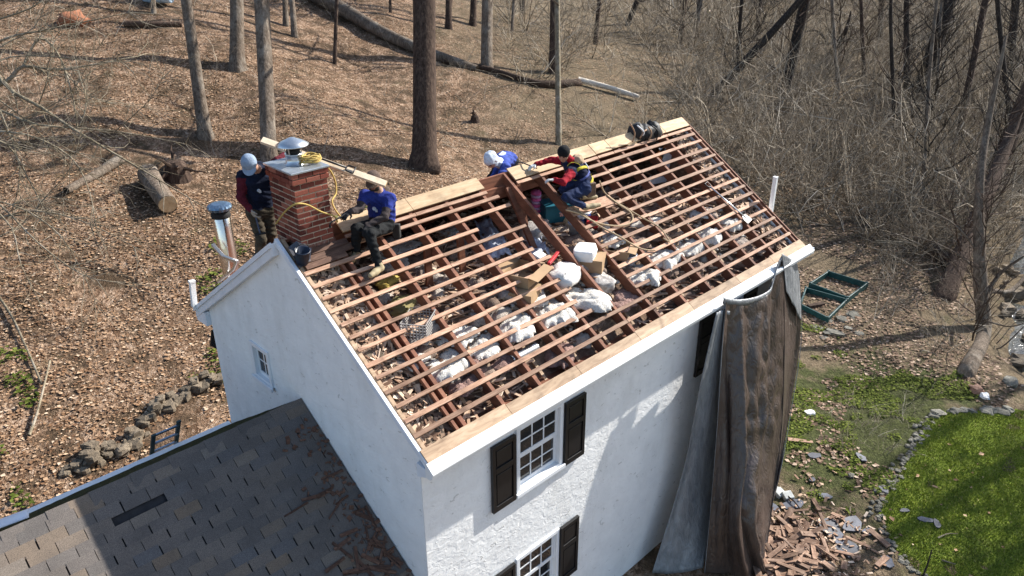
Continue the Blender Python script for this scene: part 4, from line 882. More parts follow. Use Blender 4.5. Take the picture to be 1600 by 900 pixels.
# ---------------------------------------------------------------- things on and around the house
def fluffy(n=14, m=20, seed=0, rough=0.22, sq=2.6):
    """lumpy cushion mesh in a unit box"""
    r = random.Random(seed); off = r.random()*50; P = []
    for i in range(m):
        a = 2*math.pi*i/m; row = []
        for j in range(n+1):
            b = -math.pi/2+math.pi*j/n; c = [math.cos(a)*math.cos(b), math.sin(a)*math.cos(b), math.sin(b)]
            e = 2/sq; q = [math.copysign(abs(t_)**e, t_) for t_ in c]
            w = 1+rough*(float(vnoise(q[0]*2.3+off, q[1]*2.3+q[2]*3))+0.8*float(vnoise(q[0]*6+off, q[1]*6+q[2]*5.0)))
            row.append((q[0]*w*0.5, q[1]*w*0.5, q[2]*w*0.5))
        P.append(row)
    mb = MB(); mb.grid(P, closed_u=True); return mb
t = NT('white_loose_insulation'); P = t.coord('World'); nn = t.noise(P, 26, 5, 0.75); t.bump(nn, 1.0, 0.06)
M_ins = t.out(t.ramp(nn, [(0.25, (0.6, 0.53, 0.44)), (0.5, (0.83, 0.785, 0.71)), (0.75, (0.92, 0.89, 0.84))]), 0.95, 0, 0.1)
t = NT('pink_glass_wool'); P = t.coord('World'); nn = t.noise(P, 22, 5, 0.75); t.bump(nn, 1.0, 0.05)
M_pink = t.out(t.ramp(nn, [(0.3, (0.2, 0.12, 0.1)), (0.6, (0.38, 0.25, 0.215)), (0.8, (0.56, 0.43, 0.37))]), 0.95, 0, 0.1)
t = NT('grey_paper_facing'); P = t.coord('World'); nn = t.noise(P, 12, 5, 0.7); t.bump(nn, 0.8, 0.04); M_face = t.out(t.ramp(nn, [(0.3, (0.2, 0.17, 0.15)), (0.7, (0.5, 0.47, 0.44))]), 0.55, 0, 0.4)
t = NT('clear_plastic_sheet'); P = t.coord('World'); nn = t.noise(P, 6, 4, 0.6, 1.0); t.bump(nn, 0.9, 0.06); M_plast = t.out(t.ramp(nn, [(0.3, (0.30, 0.34, 0.42)), (0.7, (0.56, 0.6, 0.68))]), 0.25, 0, 0.6)
M_card = simple('brown_cardboard', (0.36, 0.235, 0.13), 0.85, var=0.12, scale=5, bump=0.1)
def on_attic(u, v, h=0.0):
    d = ray(u, v); t0 = (np.array(slope(0, 0, -.06))-CAM)@np.array(SN)/(d@np.array(SN)); last = None
    for t_ in np.arange(t0, t0+6, .02):
        p = CAM+d*t_
        if last is not None and (p[0] > L-TH-.1 or p[1] > 2*D-.4): break
        last = p
        if p[2] < attic_z(p[0], p[1])+h: break
    return Vector(last if last is not None else CAM+d*t0)
def torn(seed, n=34):
    """a torn batt: lumpy fibrous top on an irregular outline"""
    out = MB(); P = []; Q = []
    for i in range(n+1):
        row = []; low = []
        for j in range(n+1):
            a, b = 2*i/n-1, 2*j/n-1; th = math.atan2(b, a); edge = .84+.28*float(vnoise(th*1.6+seed*3.1, seed))+.14*float(vnoise(th*5+seed, 2))
            rr = max(abs(a), abs(b))*.6+math.hypot(a, b)*.4; f_ = max(0, 1-(rr/edge)**3); s_ = min(1, edge/max(rr, 1e-3))
            hgt = f_**.5*(.72+.5*float(vnoise(a*2.0+seed, b*2.0))+.26*float(vnoise(a*5+seed, b*5+3))+.13*float(vnoise(a*13, b*13+seed))+.06*rnd.uniform(-.5, .5))
            row.append((a*.5*s_, b*.5*s_, -.5+max(.02, hgt)*1.15)); low.append((a*.5*s_, b*.5*s_, -.5))
        P.append(row); Q.append(low)
    out.grid(P); out.grid(Q); return out
def batt(label, u, v, z, sx, sy, sz, rot, mat=None, seed=0, cat='insulation', name='insulation_batt', group='loose insulation in the attic', facing=True):
    if cat == 'insulation': sx *= 1.85; sy *= 1.7; sz *= .6
    c = on_attic(u, v, sz*.5+(.03 if cat == 'insulation' and mat is None else 0)); mat = mat or M_ins
    M = Matrix.Translation(c) @ Matrix.Rotation(R(rot), 4, 'Z') @ Matrix.Diagonal((sx, sy, sz, 1))
    mb = torn(seed) if cat == 'insulation' else fluffy(seed=seed, rough=0.4, sq=3.2); mb.v = [M @ Vector(q) for q in mb.v]
    o = mb.build(name, mat, None, smooth=True, loc=(c.x, c.y, c.z-sz*0.5)); tag(o, label, cat, group)
    return o
ins = [('white insulation lump nearest the low wing', 697, 565, .50, .42, .26, 25), ('pinkish-white insulation lump beside the wire crate', 752, 537, .45, .36, .2, 60), ('white insulation lump right of the pinkish one', 806, 506, .46, .4, .27, 40),
       ('round white insulation lump above the silver duct', 862, 486, .42, .42, .28, 70), ('largest white insulation lump between the two bare rafters', 906, 462, .62, .40, .27, 118), ('grey-white insulation lump right of the bare rafters', 1003, 425, .5, .36, .26, 40), ('white insulation lump under the rope end', 1036, 400, .5, .38, .28, 20),
       ('white insulation roll third from the far gable', 1076, 383, .42, .36, .26, 10), ('white insulation roll second from the far gable', 1106, 364, .42, .36, .26, 20), ('white insulation roll nearest the far gable', 1138, 346, .44, .36, .26, 15), ('white insulation sheet heap under the seated man', 607, 384, .6, .5, .14, 10), ('white insulation heap below the seated man\'s boot', 612, 415, .55, .35, .16, 40), ('long grey-white insulation heap near the ridge', 655, 348, .9, .4, .16, 5)]
for i, (lab, u, v, sx, sy, sz, rot) in enumerate(ins): batt(lab, u, v, AZ+0.24 if i < 10 else AZ+0.12, sx, sy, sz, rot, seed=i)
more = [('flat white insulation batt by the wire crate', 715, 520, .4, .34, .14, 30), ('torn white batt left of the round insulation lump', 832, 462, .36, .3, .16, 50), ('torn white batt beside the tan cardboard box', 958, 372, .36, .3, .16, 10), ('torn white batt high up by the far bays', 1010, 345, .4, .3, .14, 20), ('torn white batt under the long shovel', 1095, 330, .36, .3, .14, 35), ('white batt between the first battens and the near gable', 640, 560, .3, .26, .12, 20), ('white batt left of the pale blue sheet', 705, 360, .4, .3, .12, 15)]
for i, (lab, u, v, sx, sy, sz, rot) in enumerate(more): batt(lab, u, v, AZ, sx, sy, sz, rot, seed=70+i)
for i, (u, v, sx, sy, rot, lab) in enumerate([(725, 590, .4, .3, 20, 'pink glass wool tuft near the near eave corner'), (872, 548, .45, .3, 50, 'pink glass wool tuft left of the open bay'), (960, 470, .4, .4, 30, 'pink glass wool tuft between the bare rafters near the eave'), (975, 462, .36, .3, 80, 'pink glass wool tuft right under the bare rafter'), (1035, 440, .3, .25, 10, 'pink glass wool tuft right of the open bay'), (790, 560, .4, .25, 15, 'pink glass wool tuft below the silver duct'), (745, 555, .3, .25, 5, 'pink glass wool tuft behind the wall plate')]):
    batt(lab, u, v, AZ-0.05, sx, sy, .2, rot, M_pink, seed=20+i)
fl_ = MB(); fr = random.Random(91)
for i in range(330):
    lab, u, v = ins[fr.randrange(10)][:3]; q = on_attic(u+fr.gauss(0, 24), v+fr.gauss(0, 15), .05)
    if not (TH < q.x < L-TH and .4 < q.y < 4): continue
    m = fluffy(4, 6, i, .9, 2.2); s_ = fr.uniform(.03, .10); M = Matrix.Translation(q) @ Matrix.Rotation(fr.random()*6.28, 4, 'Z') @ Matrix.Diagonal((s_*fr.uniform(.8, 2.0), s_, s_*.55, 1)); fl_.add([M @ Vector(a) for a in m.v], m.f)
o = fl_.build('insulation_fluff', M_ins, None, smooth=True); tag(o, 'small torn tufts of white insulation strewn between the rafters', 'insulation', kind='stuff')
mt_ = MB(); mr = random.Random(17)
for i in range(70):
    x = mr.uniform(TH+.3, L-TH-.3); y = mr.uniform(.45, 3.4); m = torn(200+i, 13); a = mr.random()*6.28; M = Matrix.Translation((x, y, attic_z(x, y)+.05)) @ Matrix.Rotation(a, 4, 'Z') @ Matrix.Diagonal((mr.uniform(.3, .7), mr.uniform(.25, .5), mr.uniform(.1, .17), 1))
    mt_.add([M @ Vector(q) for q in m.v], m.f)
t = NT('matted_old_insulation'); P = t.coord('World'); nn = t.noise(P, 20, 5, 0.75); t.bump(nn, 1.0, 0.05); c = t.ramp(t.island(), [(0, (0.2, 0.14, 0.105)), (0.5, (0.33, 0.25, 0.2)), (1, (0.52, 0.46, 0.4))]); c = t.mix(1.0, c, t.ramp(nn, [(0.3, 0.6), (0.7, 1.3)]), 'MULTIPLY')
o = mt_.build('matted_insulation', t.out(c, .95, 0, .1), None, smooth=True); tag(o, 'matted grey-brown old insulation covering the attic floor', 'insulation', kind='stuff')
# plastic bags and sheets
batt('smooth white plastic sack behind the largest insulation lump', 882, 430, AZ+0.16, .62, .42, .26, 20, simple('white_sack', (0.72, 0.68, 0.63), 0.5, var=0.15, scale=6, bump=0.4, bdist=0.03), 31, 'sack', 'plastic_sack', None)
batt('clear crumpled plastic bag right of the sack', 938, 440, AZ+0.12, .5, .36, .22, 60, M_face, 32, 'bag', 'plastic_bag', None)
batt('brown paper-faced bundle behind the bare rafters', 836, 362, AZ+0.2, .6, .42, .3, 20, M_face, 33, 'bundle', 'insulation_bundle', None)
def sheet(label, px, z, mat, name, cat, seed, amp=0.07):
    P = []; r = random.Random(seed); c = [on_attic(u, v, .12) for u, v in px]; n = 16
    for i in range(n):
        a = i/(n-1); row = []
        for j in range(n):
            b = j/(n-1); p = (c[0]*(1-a)+c[1]*a)*(1-b)+(c[3]*(1-a)+c[2]*a)*b; row.append(p+Vector((0, 0, amp*2*(float(vnoise(a*5+seed, b*5))+0.5*float(vnoise(a*11, b*11+seed))))))
        P.append(row)
    mb = MB(); mb.grid(P); o = mb.build(name, mat, None, smooth=True, loc=c[0]); m = o.modifiers.new('solid', 'SOLIDIFY'); m.thickness = 0.006; tag(o, label, cat); return o
sheet('pale blue plastic sheet spread under the ridge gap', [(740, 345), (765, 338), (800, 395), (762, 402)], AZ+0.14, M_plast, 'plastic_sheet', 'sheet', 3)
sheet('crumpled pale blue plastic sheet right of the prop stud', [(812, 352), (845, 372), (862, 402), (815, 400)], AZ+0.14, M_plast, 'plastic_sheet', 'sheet', 9, 0.1)
# boxes
def carton(label, u, v, z0, sx, sy, sz, rot, mat=None, name='cardboard_box', cat='box', open_=True):
    c = on_attic(u, v, .06); o = thing(name, label, cat, c); M = Matrix.Translation(c) @ Matrix.Rotation(R(rot), 4, 'Z'); mat = mat or M_card; t_ = 0.008
    mb = MB(); mb.box(-sx/2, sx/2, -sy/2, sy/2, 0, t_, 0, M)
    for a in ((-sx/2, -sx/2+t_, -sy/2, sy/2), (sx/2-t_, sx/2, -sy/2, sy/2), (-sx/2+t_, sx/2-t_, -sy/2, -sy/2+t_), (-sx/2+t_, sx/2-t_, sy/2-t_, sy/2)): mb.box(*a, t_, sz, 0, M)
    mb.build('box_body', mat, o)
    if open_:
        for sg, an in ((1, 10), (-1, -12)):
            m = MB(); m.box(-sx/2+.004, sx/2-.004, 0, sy*0.36, -t_/2, t_/2, 0, M @ Matrix.Translation((0, sg*sy/2, sz)) @ Matrix.Rotation(math.pi if sg < 0 else 0, 4, 'Z') @ Matrix.Rotation(R(an), 4, 'X')); m.build('flap', mat, o)
    else:
        m = MB(); m.box(-sx/2+.001, sx/2-.001, -sy/2+.001, sy/2-.001, sz, sz+t_, 0, M); m.build('lid', mat, o)
    return o
carton('open brown cardboard box left of the first bare rafter', 818, 436, AZ-0.02, .58, .42, .17, 20)
carton('brown cardboard box under the white foam block', 926, 418, AZ-0.02, .42, .36, .2, 30, open_=False)
carton('tan cardboard box half hidden behind the second bare rafter', 966, 398, AZ-0.02, .46, .36, .15, 30)
carton('brown cardboard box below the jug', 820, 466, AZ-0.05, .45, .35, .15, 25, open_=False)
q = on_attic(914, 394, .33); mb = fluffy(10, 16, 44, 0.12, 6); M = Matrix.Translation(q) @ Matrix.Rotation(R(30), 4, 'Z') @ Matrix.Diagonal((.44, .34, .2, 1)); mb.v = [M @ Vector(a) for a in mb.v]
tag(mb.build('foam_block', simple('white_foam', (0.83, 0.81, 0.77), 0.8, var=0.08, scale=7, bump=0.4, bdist=0.02), None, loc=q), 'white foam block resting on the cardboard box', 'foam block')
# teal storage tote with a lid and a pale round mark
M_teal = simple('teal_plastic', (0.012, 0.12, 0.17), 0.45, var=0.15, scale=5, bump=0.05)
c = on_attic(869, 346, .02); o = thing('storage_tote', 'teal plastic storage tote with a pale pink mark by the kneeling man', 'tote', c); M = Matrix.Translation(c) @ Matrix.Rotation(R(-28), 4, 'Z')
mb = MB(); mb.box(-.26, .26, -.19, .19, 0, .34, 0, M); mb.build('tote_body', M_teal, o, bevel=0.02); mb = MB(); mb.box(-.28, .28, -.21, .21, .341, .375, 0, M); mb.build('lid', M_teal, o, bevel=0.012)
mb = MB(); 
for a, b_, rr in ((0, 0, .022), (.03, .02, .016), (-.03, .02, .016), (.018, -.028, .015), (-.018, -.028, .015)): mb.lathe([(0.0, 0.002), (rr, 0.002), (rr, -0.002)], 12, M @ Matrix.Translation((0.03+a, -.192, .2+b_)) @ Matrix.Rotation(R(90), 4, 'X'))
mb.build('printed_mark', simple('pink_print', (0.7, 0.4, 0.36), 0.6), o)
c = on_attic(905, 352, .02); o = thing('plastic_bin', 'blue plastic bin with white lid below the kneeling man', 'bin', c); M = Matrix.Translation(c) @ Matrix.Rotation(R(20), 4, 'Z')
mb = MB(); mb.box(-.2, .2, -.14, .14, 0, .2, 0, M); mb.build('bin_body', simple('royal_blue_plastic', (0.02, 0.07, 0.33), 0.4), o, bevel=0.015); mb = MB(); mb.box(-.215, .215, -.155, .155, .201, .23, 0, M); mb.build('lid', simple('white_plastic', (0.7, 0.7, 0.69), 0.4), o, bevel=0.01)
# pink and purple striped roll
c = on_attic(838, 325, .25); o = thing('fabric_roll', 'pink, white and blue striped fabric roll beside the teal tote', 'fabric roll', c-Vector((0, 0, .25)))
stripe = [simple('pink_cloth', (0.62, 0.12, 0.32), 0.9), simple('lilac_cloth', (0.5, 0.34, 0.55), 0.9), simple('light_blue_cloth', (0.16, 0.42, 0.62), 0.9)]
for i in range(9):
    mb = MB(); a = c+Vector((-.03, -.02, .30-.055*i)); mb.lathe([(0.0, .026), (.085+.01*(i % 2), .022), (.095, 0), (.085, -.026), (0, -.028)], 14, Matrix.Translation(a) @ Matrix.Rotation(R(8), 4, 'X')); mb.build('stripe', stripe[2] if i > 6 else stripe[i % 2], o, smooth=True)
# red drill case, white jug, grey pail, red handle
def lathe_thing(name, label, cat, u, v, z, prof, mat, tilt=0):
    c = on_attic(u, v, .04); mb = MB(); mb.lathe(prof, 20, Matrix.Translation(c) @ Matrix.Rotation(R(tilt), 4, 'X')); o = mb.build(name, mat, None, smooth=True, loc=c); tag(o, label, cat); return o
lathe_thing('jug', 'white plastic jug right of the blue bin', 'jug', 951, 366, AZ, [(0, 0), (.1, .0), (.11, .03), (.11, .2), (.06, .27), (.035, .29), (.035, .33), (0, .33)], simple('milky_plastic', (0.72, 0.71, 0.66), 0.4))
lathe_thing('pail', 'grey-blue pail between the two bare rafters', 'pail', 899, 368, AZ, [(0, .01), (.1, .0), (.13, .22), (.137, .22), (.137, .235), (.122, .235), (.095, .02), (0, .02)], simple('grey_pail', (0.3, 0.36, 0.44), 0.45))
lathe_thing('tin', 'clear plastic tub right of the second bare rafter', 'tub', 980, 412, AZ, [(0, 0), (.12, 0), (.15, .16), (.16, .165), (.14, .17), (.11, .02), (0, .02)], M_plast)
lathe_thing('lamp_shade', 'cream lamp shade right of the teal tote', 'lamp shade', 888, 352, AZ+.02, [(.13, 0), (.08, .2), (.075, .2), (.125, 0)], simple('cream_shade', (0.55, 0.47, 0.3), 0.8), 20)
def block(name, label, cat, u, v, z, s, rot, mat, bev=0.01, tilt=0):
    c = on_attic(u, v, z-AZ+.04); mb = MB(); mb.box(-s[0]/2, s[0]/2, -s[1]/2, s[1]/2, 0, s[2], 0, Matrix.Translation(c) @ Matrix.Rotation(R(rot), 4, 'Z') @ Matrix.Rotation(R(tilt), 4, 'X')); o = mb.build(name, mat, None, bevel=bev, loc=c); tag(o, label, cat); return o
M_red = simple('red_plastic', (0.42, 0.025, 0.03), 0.5)
block('tool_case', 'red plastic tool case right of the blue bin', 'case', 925, 352, AZ+.02, (.34, .2, .12), 40, M_red, .02)
block('level', 'red bar tool lying beside the open cardboard box', 'tool', 865, 405, AZ+.2, (.5, .05, .05), 25, M_red, .008, 5)
block('paper_stack', 'folded white paper left of the red bar tool', 'paper', 842, 400, AZ+.24, (.18, .14, .04), 10, simple('white_paper', (0.78, 0.77, 0.75), 0.8), .004, 20)
batt('olive green cushion left of the wire crate', 626, 482, AZ+0.1, .5, .34, .2, 30, simple('olive_cloth', (0.2, 0.17, 0.07), 0.9, var=0.2), 51, 'cushion', 'cushion', None)
batt('crumpled yellow cloth under the seated man\'s boot', 606, 442, AZ+0.2, .4, .25, .14, 30, simple('yellow_cloth', (0.45, 0.33, 0.08), 0.9, var=0.3, scale=14), 52, 'cloth', 'yellow_cloth', None)
# silver duct
a, b = on_attic(800, 563, .1), on_attic(838, 543, .1); mb = MB(); pp = [a+(b-a)*i/24 for i in range(25)]; mb.tube(pp, [.075+.006*(i % 2) for i in range(25)], 14); tag(mb.build('flexible_duct', simple('foil_duct', (0.55, 0.54, 0.53), 0.25, 0.8), None, smooth=True, loc=a), 'silver flexible duct lying below the round insulation lump', 'duct')
# wire crate
c = on_attic(655, 522, .04); o = thing('wire_crate', 'grey plastic lattice crate on the attic floor', 'crate', c); M = Matrix.Translation(c) @ Matrix.Rotation(R(35), 4, 'Z'); M_wire = simple('grey_lattice', (0.34, 0.32, 0.3), 0.6)
sx, sy, sz = .46, .34, .26
for side in range(4):
    mb = MB(); ln = sx if side % 2 == 0 else sy; n = int(ln/.042)
    S = M @ Matrix.Rotation(side*math.pi/2, 4, 'Z') @ Matrix.Translation((0, (sy if side % 2 == 0 else sx)/2, 0))
    for i in range(n+1): mb.box(-ln/2+ln*i/n-.005, -ln/2+ln*i/n+.005, -.004, .004, 0, sz, 0, S)
    for j in range(7): mb.box(-ln/2, ln/2, -.005, .005, sz*j/6-.005, sz*j/6+.005, 0, S)
    mb.build('lattice_side', M_wire, o)
mb = MB(); mb.box(-sx/2-.015, sx/2+.015, -sy/2-.015, sy/2+.015, -.012, .0, 0, M); mb.build('crate_base', M_wire, o)
# orange-backed foil boards leaning inside the far bay
for lab, px, z, mt in (('grey board with an orange edge leaning in the far bay', [(1012, 290), (1040, 284), (1048, 276), (1016, 276)], 5.9, simple('grey_foil', (0.42, 0.44, 0.47), 0.4)), ('tall grey board propped near the far gable', [(1030, 232), (1052, 230), (1046, 262), (1038, 262)], 6.0, simple('grey_foil', (0.42, 0.44, 0.47), 0.4)), ('orange board behind the tall grey one', [(1020, 245), (1040, 228), (1036, 246), (1026, 262)], 5.95, simple('orange_board', (0.5, 0.16, 0.04), 0.7))):
    c = [at_y(u, v, 2.62) for u, v in px]; mb = MB(); mb.add([*c, *[q+Vector((0.01, 0.02, 0)) for q in c]], [(0, 1, 2, 3), (7, 6, 5, 4), (0, 4, 5, 1), (1, 5, 6, 2), (2, 6, 7, 3), (3, 7, 4, 0)]); o = mb.build('foil_board', mt, None, loc=c[0]); tag(o, lab, 'board')
# rubble of split shakes over the attic floor and on the stone wall tops: too many to count
def shard_field(name, pts, parent, seed, ls=(0.08, 0.42)):
    r = random.Random(seed); mb = MB()
    for (p, n) in pts:
        ln = r.uniform(*ls); w = r.uniform(.012, .055); th = r.uniform(.004, .014); a = r.random()*6.283
        M = frame(p, z=n) @ Matrix.Rotation(a, 4, 'Z') @ Matrix.Rotation(r.uniform(-.35, .35), 4, 'Y') @ Matrix.Rotation(r.uniform(-.5, .5), 4, 'X')
        mb.box(-ln/2, ln/2, -w/2, w/2, 0, th, 0, M, 0)
    o = mb.build(name, M_shard_i, parent); tag(o, kind='stuff'); return o
t = NT('split_shake_mix'); co = t.coord('Object'); c = t.ramp(t.island(), [(0, (0.08, 0.046, 0.032)), (0.3, (0.24, 0.145, 0.095)), (0.6, (0.43, 0.29, 0.195)), (0.85, (0.58, 0.43, 0.31)), (1, (0.66, 0.53, 0.41))]); M_shard_i = t.out(c, 0.85, 0, 0.2)
pts = []
while len(pts) < 4600:
    x = rnd.uniform(TH+.05, L-TH-.05); y = rnd.uniform(.3, 4.6)
    if float(vnoise(x*1.7, y*1.7)) < -0.18: continue
    pts.append((Vector((x, y, attic_z(x, y)+rnd.uniform(0, .06))), Vector((0, 0, 1))))
shard_field('shake_rubble', pts, house, 3)
pts = [(slope(rnd.uniform(.13, .56), rnd.uniform(.05, SLEN-.5), -0.10-rnd.random()*.05), SN) for _ in range(560)]+[(slope(L-rnd.uniform(.13, .56), rnd.uniform(.05, SLEN-.2), -0.10-rnd.random()*.05), SN) for _ in range(480)]
shard_field('shake_rubble', pts, house, 4, (.05, .26))
# dark shards scattered over the wing roof near the gable
wr = random.Random(12); 
M_wet = wood('wet_red_shard', (0.035, 0.018, 0.012), (0.10, 0.05, 0.032), (0.22, 0.125, 0.08), (2, 8, 8), 4, 0.3)
sh_me = []
for i in range(6):
    mb = MB(); ln = wr.uniform(.2, .42); w = wr.uniform(.014, .05); mb.box(-ln/2, ln/2, -w/2, w/2, 0, .01, 0, None, .008); sh_me.append(mb.mesh('shake_shard', M_wet))
for i in range(34):
    x = -abs(wr.gauss(0, .4))-.08; s = wr.triangular(.25, 2.5, .9); P0 = Vector((x, WY-RUN, WZ-RUN*WK))+WSD*s+WSN*.03
    if x < -1.4: continue
    o = put('shake_shard', sh_me[i % 6], frame(P0, x=(1, 0, 0), z=WSN) @ Matrix.Rotation(wr.random()*6.28, 4, 'Z') @ Matrix.Rotation(wr.uniform(-.1, .1), 4, 'Y')); tag(o, 'dark red-brown split shake fallen on the shingled wing roof', 'wood shard', 'shakes fallen on the wing roof')
pts = []
for i in range(150):
    x = -abs(wr.gauss(0, .28))-.03; P0 = Vector((x, WY-RUN, WZ-RUN*WK))+WSD*wr.uniform(.1, 3.0)+WSN*.03; pts.append((P0, WSN))
o = shard_field('roof_splinters', pts, None, 8, (.015, .08)); o.data.materials[0] = M_wet; tag(o, 'fine wood splinters littering the wing roof by the gable', 'splinters')

# ---- flue pipe, gutters, poles
fl = at_x(343, 325, .25); fb = EZ+KS*(2*D-fl.y)-.2
o = thing('flue_pipe', 'shiny metal flue pipe with a ribbed blue-grey cap beside the gable', 'flue pipe', (fl.x, fl.y, fb)); M = Matrix.Translation((fl.x, fl.y, 0))
M_shiny = simple('polished_steel', (0.62, 0.58, 0.54), 0.16, 1.0, var=0.15, scale=3, bump=0.12, bdist=0.02)
mb = MB(); mb.lathe([(.13, fb), (.13, fl.z-.10), (.122, fl.z-.09), (.122, fl.z-.02)], 28, M); mb.build('pipe', M_shiny, o, smooth=True)
mb = MB(); mb.lathe([(.14, fl.z-.14), (.145, fl.z-.1), (.125, fl.z-.03), (.1, fl.z-.03)], 28, M); mb.build('collar', simple('soot_black', (0.012, 0.011, 0.01), 0.8), o, smooth=True)
mb = MB(); n = 40; prof = [(.10, fl.z-.03), (.168, fl.z-.02), (.178, fl.z+.02), (.165, fl.z+.05), (.11, fl.z+.075), (0, fl.z+.085)]
P = [[(fl.x+rr*(1+.03*(i % 2)*(rr > .1))*math.cos(2*math.pi*i/n), fl.y+rr*(1+.03*(i % 2)*(rr > .1))*math.sin(2*math.pi*i/n), z_) for rr, z_ in prof] for i in range(n)]; mb.grid(P, closed_u=True); mb.build('cap', simple('blue_grey_cap', (0.16, 0.23, 0.31), 0.3, 0.8), o, smooth=False)
def ribbon(name, label, cat, pts, w, h, mat, up=(0, 1, 0)):
    o = thing(name, label, cat, pts[0]); 
    mb = MB()
    for a, b in zip(pts[:-1], pts[1:]): mb.bar(Vector(a), Vector(b)+(Vector(b)-Vector(a)).normalized()*h*.3, w, h, up)
    mb.build('channel', mat, o, bevel=.006)
    m = MB(); m.bar(Vector(pts[0])-(Vector(pts[1])-Vector(pts[0])).normalized()*.004, Vector(pts[0])+(Vector(pts[1])-Vector(pts[0])).normalized()*.03, w*1.12, h*1.12, up); m.build('end_band', mat, o); return o
ribbon('downspout', 'white bent downspout hanging loose behind the near gable', 'downspout', [(-.09, 5.9, 5.33), (-.13, 5.9, 4.90), (.19, 5.9, 4.40)], .085, .065, M_gut)
ribbon('loose_gutter', 'bent silver gutter strip sticking up from the back eave', 'gutter', [at_x(333, 383, -.02), at_x(349, 401, -.02), at_x(371, 409, -.02), at_x(366, 420, -.02), at_x(342, 440, -.02)], .05, .045, M_galv)
mb = MB(); pp0, pp1 = at_x(1204, 331, 9.25), at_x(1212, 277, 9.25); o = thing('pole', 'white metal pole standing beyond the far gable', 'pole', (pp0.x, pp0.y, float(gz(pp0.x, pp0.y))))
mb.bar((pp0.x, pp0.y, 0.0), pp1, .075, .075, (1, 0, 0)); mb.build('pole_shaft', M_gut, o, bevel=.008); mb = MB(); mb.bar(pp1+Vector((0, 0, .001)), pp1+Vector((0, 0, .012)), .08, .08, (1, 0, 0)); mb.build('pole_cap', M_gut, o)
mb = MB(); mb.box(-3.95, -3.27, 0, .2, 0, .06); 
c = at_z(2, 826, WZ-.2); o = thing('metal_flashing', 'blue-white curved metal flashing at the wing roof edge', 'flashing', c)
P = [[Vector(at_z(-30+75*i/9, 836-28*i/9-14*math.sin(j/5*3.14159*.5), WZ-.24-.11*(j/5)**2)) for j in range(6)] for i in range(10)]; mb = MB(); mb.grid(P); m_ = mb.build('flashing_sheet', M_trim, o, smooth=True); md = m_.modifiers.new('solid', 'SOLIDIFY'); md.thickness = .01
o = thing('black_shutter', 'black shutter standing open behind the near gable corner', 'shutter', (.1, 5.9, 3.95)); mb = MB(); c = [at_y(u, v, 5.80) for u, v in ((331, 516), (349, 512), (352, 552), (329, 541))]
mb.add([*c, *[q+Vector((0, .03, 0)) for q in c]], [(0, 1, 2, 3), (7, 6, 5, 4), (0, 4, 5, 1), (1, 5, 6, 2), (2, 6, 7, 3), (3, 7, 4, 0)]); mb.build('shutter_leaf', M_black, o)
# ladder behind the wing
M_alu = simple('blue_grey_ladder', (0.3, 0.37, 0.45), 0.4, 0.6); l0, l1 = Vector((-1.27, 5.76, 0)), Vector((-.84, 5.76, 0)); o = thing('ladder', 'blue-grey ladder top showing behind the mossy wing edge', 'ladder', (-1.05, 6.8, float(gz(-1.05, 6.8))))
for q, zt in ((l0, 3.02), (l1, 3.08)):
    mb = MB(); mb.bar((q.x, 6.8, float(gz(q.x, 6.8))), (q.x, 5.68, zt), .03, .07, (1, 0, 0)); mb.build('rail', simple('ladder_green', (0.05, 0.09, 0.09), 0.5), o)
for i in range(7):
    f = .1+i*.142; mb = MB(); y = 6.8+(5.68-6.8)*f; z0 = float(gz(-1.05, 6.8)); z = z0+(3.05-z0)*f; mb.bar((l0.x, y, z), (l1.x, y, z), .035, .03); mb.build('rung', M_alu, o)

# ---- ropes
M_rope = simple('yellow_rope', (0.48, 0.34, 0.1), 0.85, var=0.3, scale=60, bump=0.4)
M_rope2 = simple('tan_rope', (0.42, 0.31, 0.19), 0.85, var=0.3, scale=60, bump=0.4)
def rope(label, pts, r_, mat, n=40):
    pp = smooth_path(pts, n); mb = MB(); mb.tube(pp, r_, 6); o = mb.build('rope', mat, None, smooth=True, loc=pp[0]); tag(o, label, 'rope'); return o
cr = Vector((0.60, 2.86, ZT+.035)); pts = []
for i in range(60):
    a = i*.62; rr = .10+.018*math.sin(i*1.7); pts.append(cr+Vector((rr*1.15*math.cos(a), rr*math.sin(a), .006+.0028*i*.5+.01*math.sin(i*2.3))))
rope('yellow rope coiled on top of the chimney', pts, .011, M_rope, 240)
f = lambda u, v, y: at_y(u, v, y)
rope('yellow rope slung across the front of the chimney', [at_x(431, 350, .12), at_x(446, 330, .12), at_y(462, 319, 2.585), at_y(480, 320, 2.59), at_y(502, 331, 2.59), at_y(522, 338, 2.57), at_y(527, 347, 2.6)], .012, M_rope)
rope('yellow rope hanging down behind the chimney to the ridge', [at_y(505, 255, 3.1), at_y(517, 268, 3.2), at_y(524, 285, 3.25), at_y(525, 302, 3.2), at_y(519, 314, 3.1), at_y(524, 328, 3.0), at_y(536, 343, 2.86)], .012, M_rope)
rf = lambda u, v, o=.03: (lambda d: Vector(CAM + d*((np.array(slope(0, 0, o))-CAM)@np.array(SN)/(d@np.array(SN)))))(ray(u, v))
rope('long tan rope running from the harness down the far battens', [rf(937, 283, .2), rf(944, 300), rf(958, 312), rf(980, 326), rf(1005, 341), rf(1030, 355), rf(1043, 372), rf(1046, 378), rf(1036, 372)], .014, M_rope2)
rope('tan rope looping across the second bare rafter to the far battens', [rf(884, 328, .08), rf(905, 334), rf(925, 345), rf(950, 352), rf(975, 352), rf(988, 345), rf(985, 332), rf(965, 318), rf(948, 305)], .014, M_rope2)
rope('tan rope trailing from the second bare rafter towards the eave', [rf(895, 322, .06), rf(912, 335), rf(935, 352), rf(965, 368), rf(1000, 388), rf(1024, 391)], .014, M_rope2)

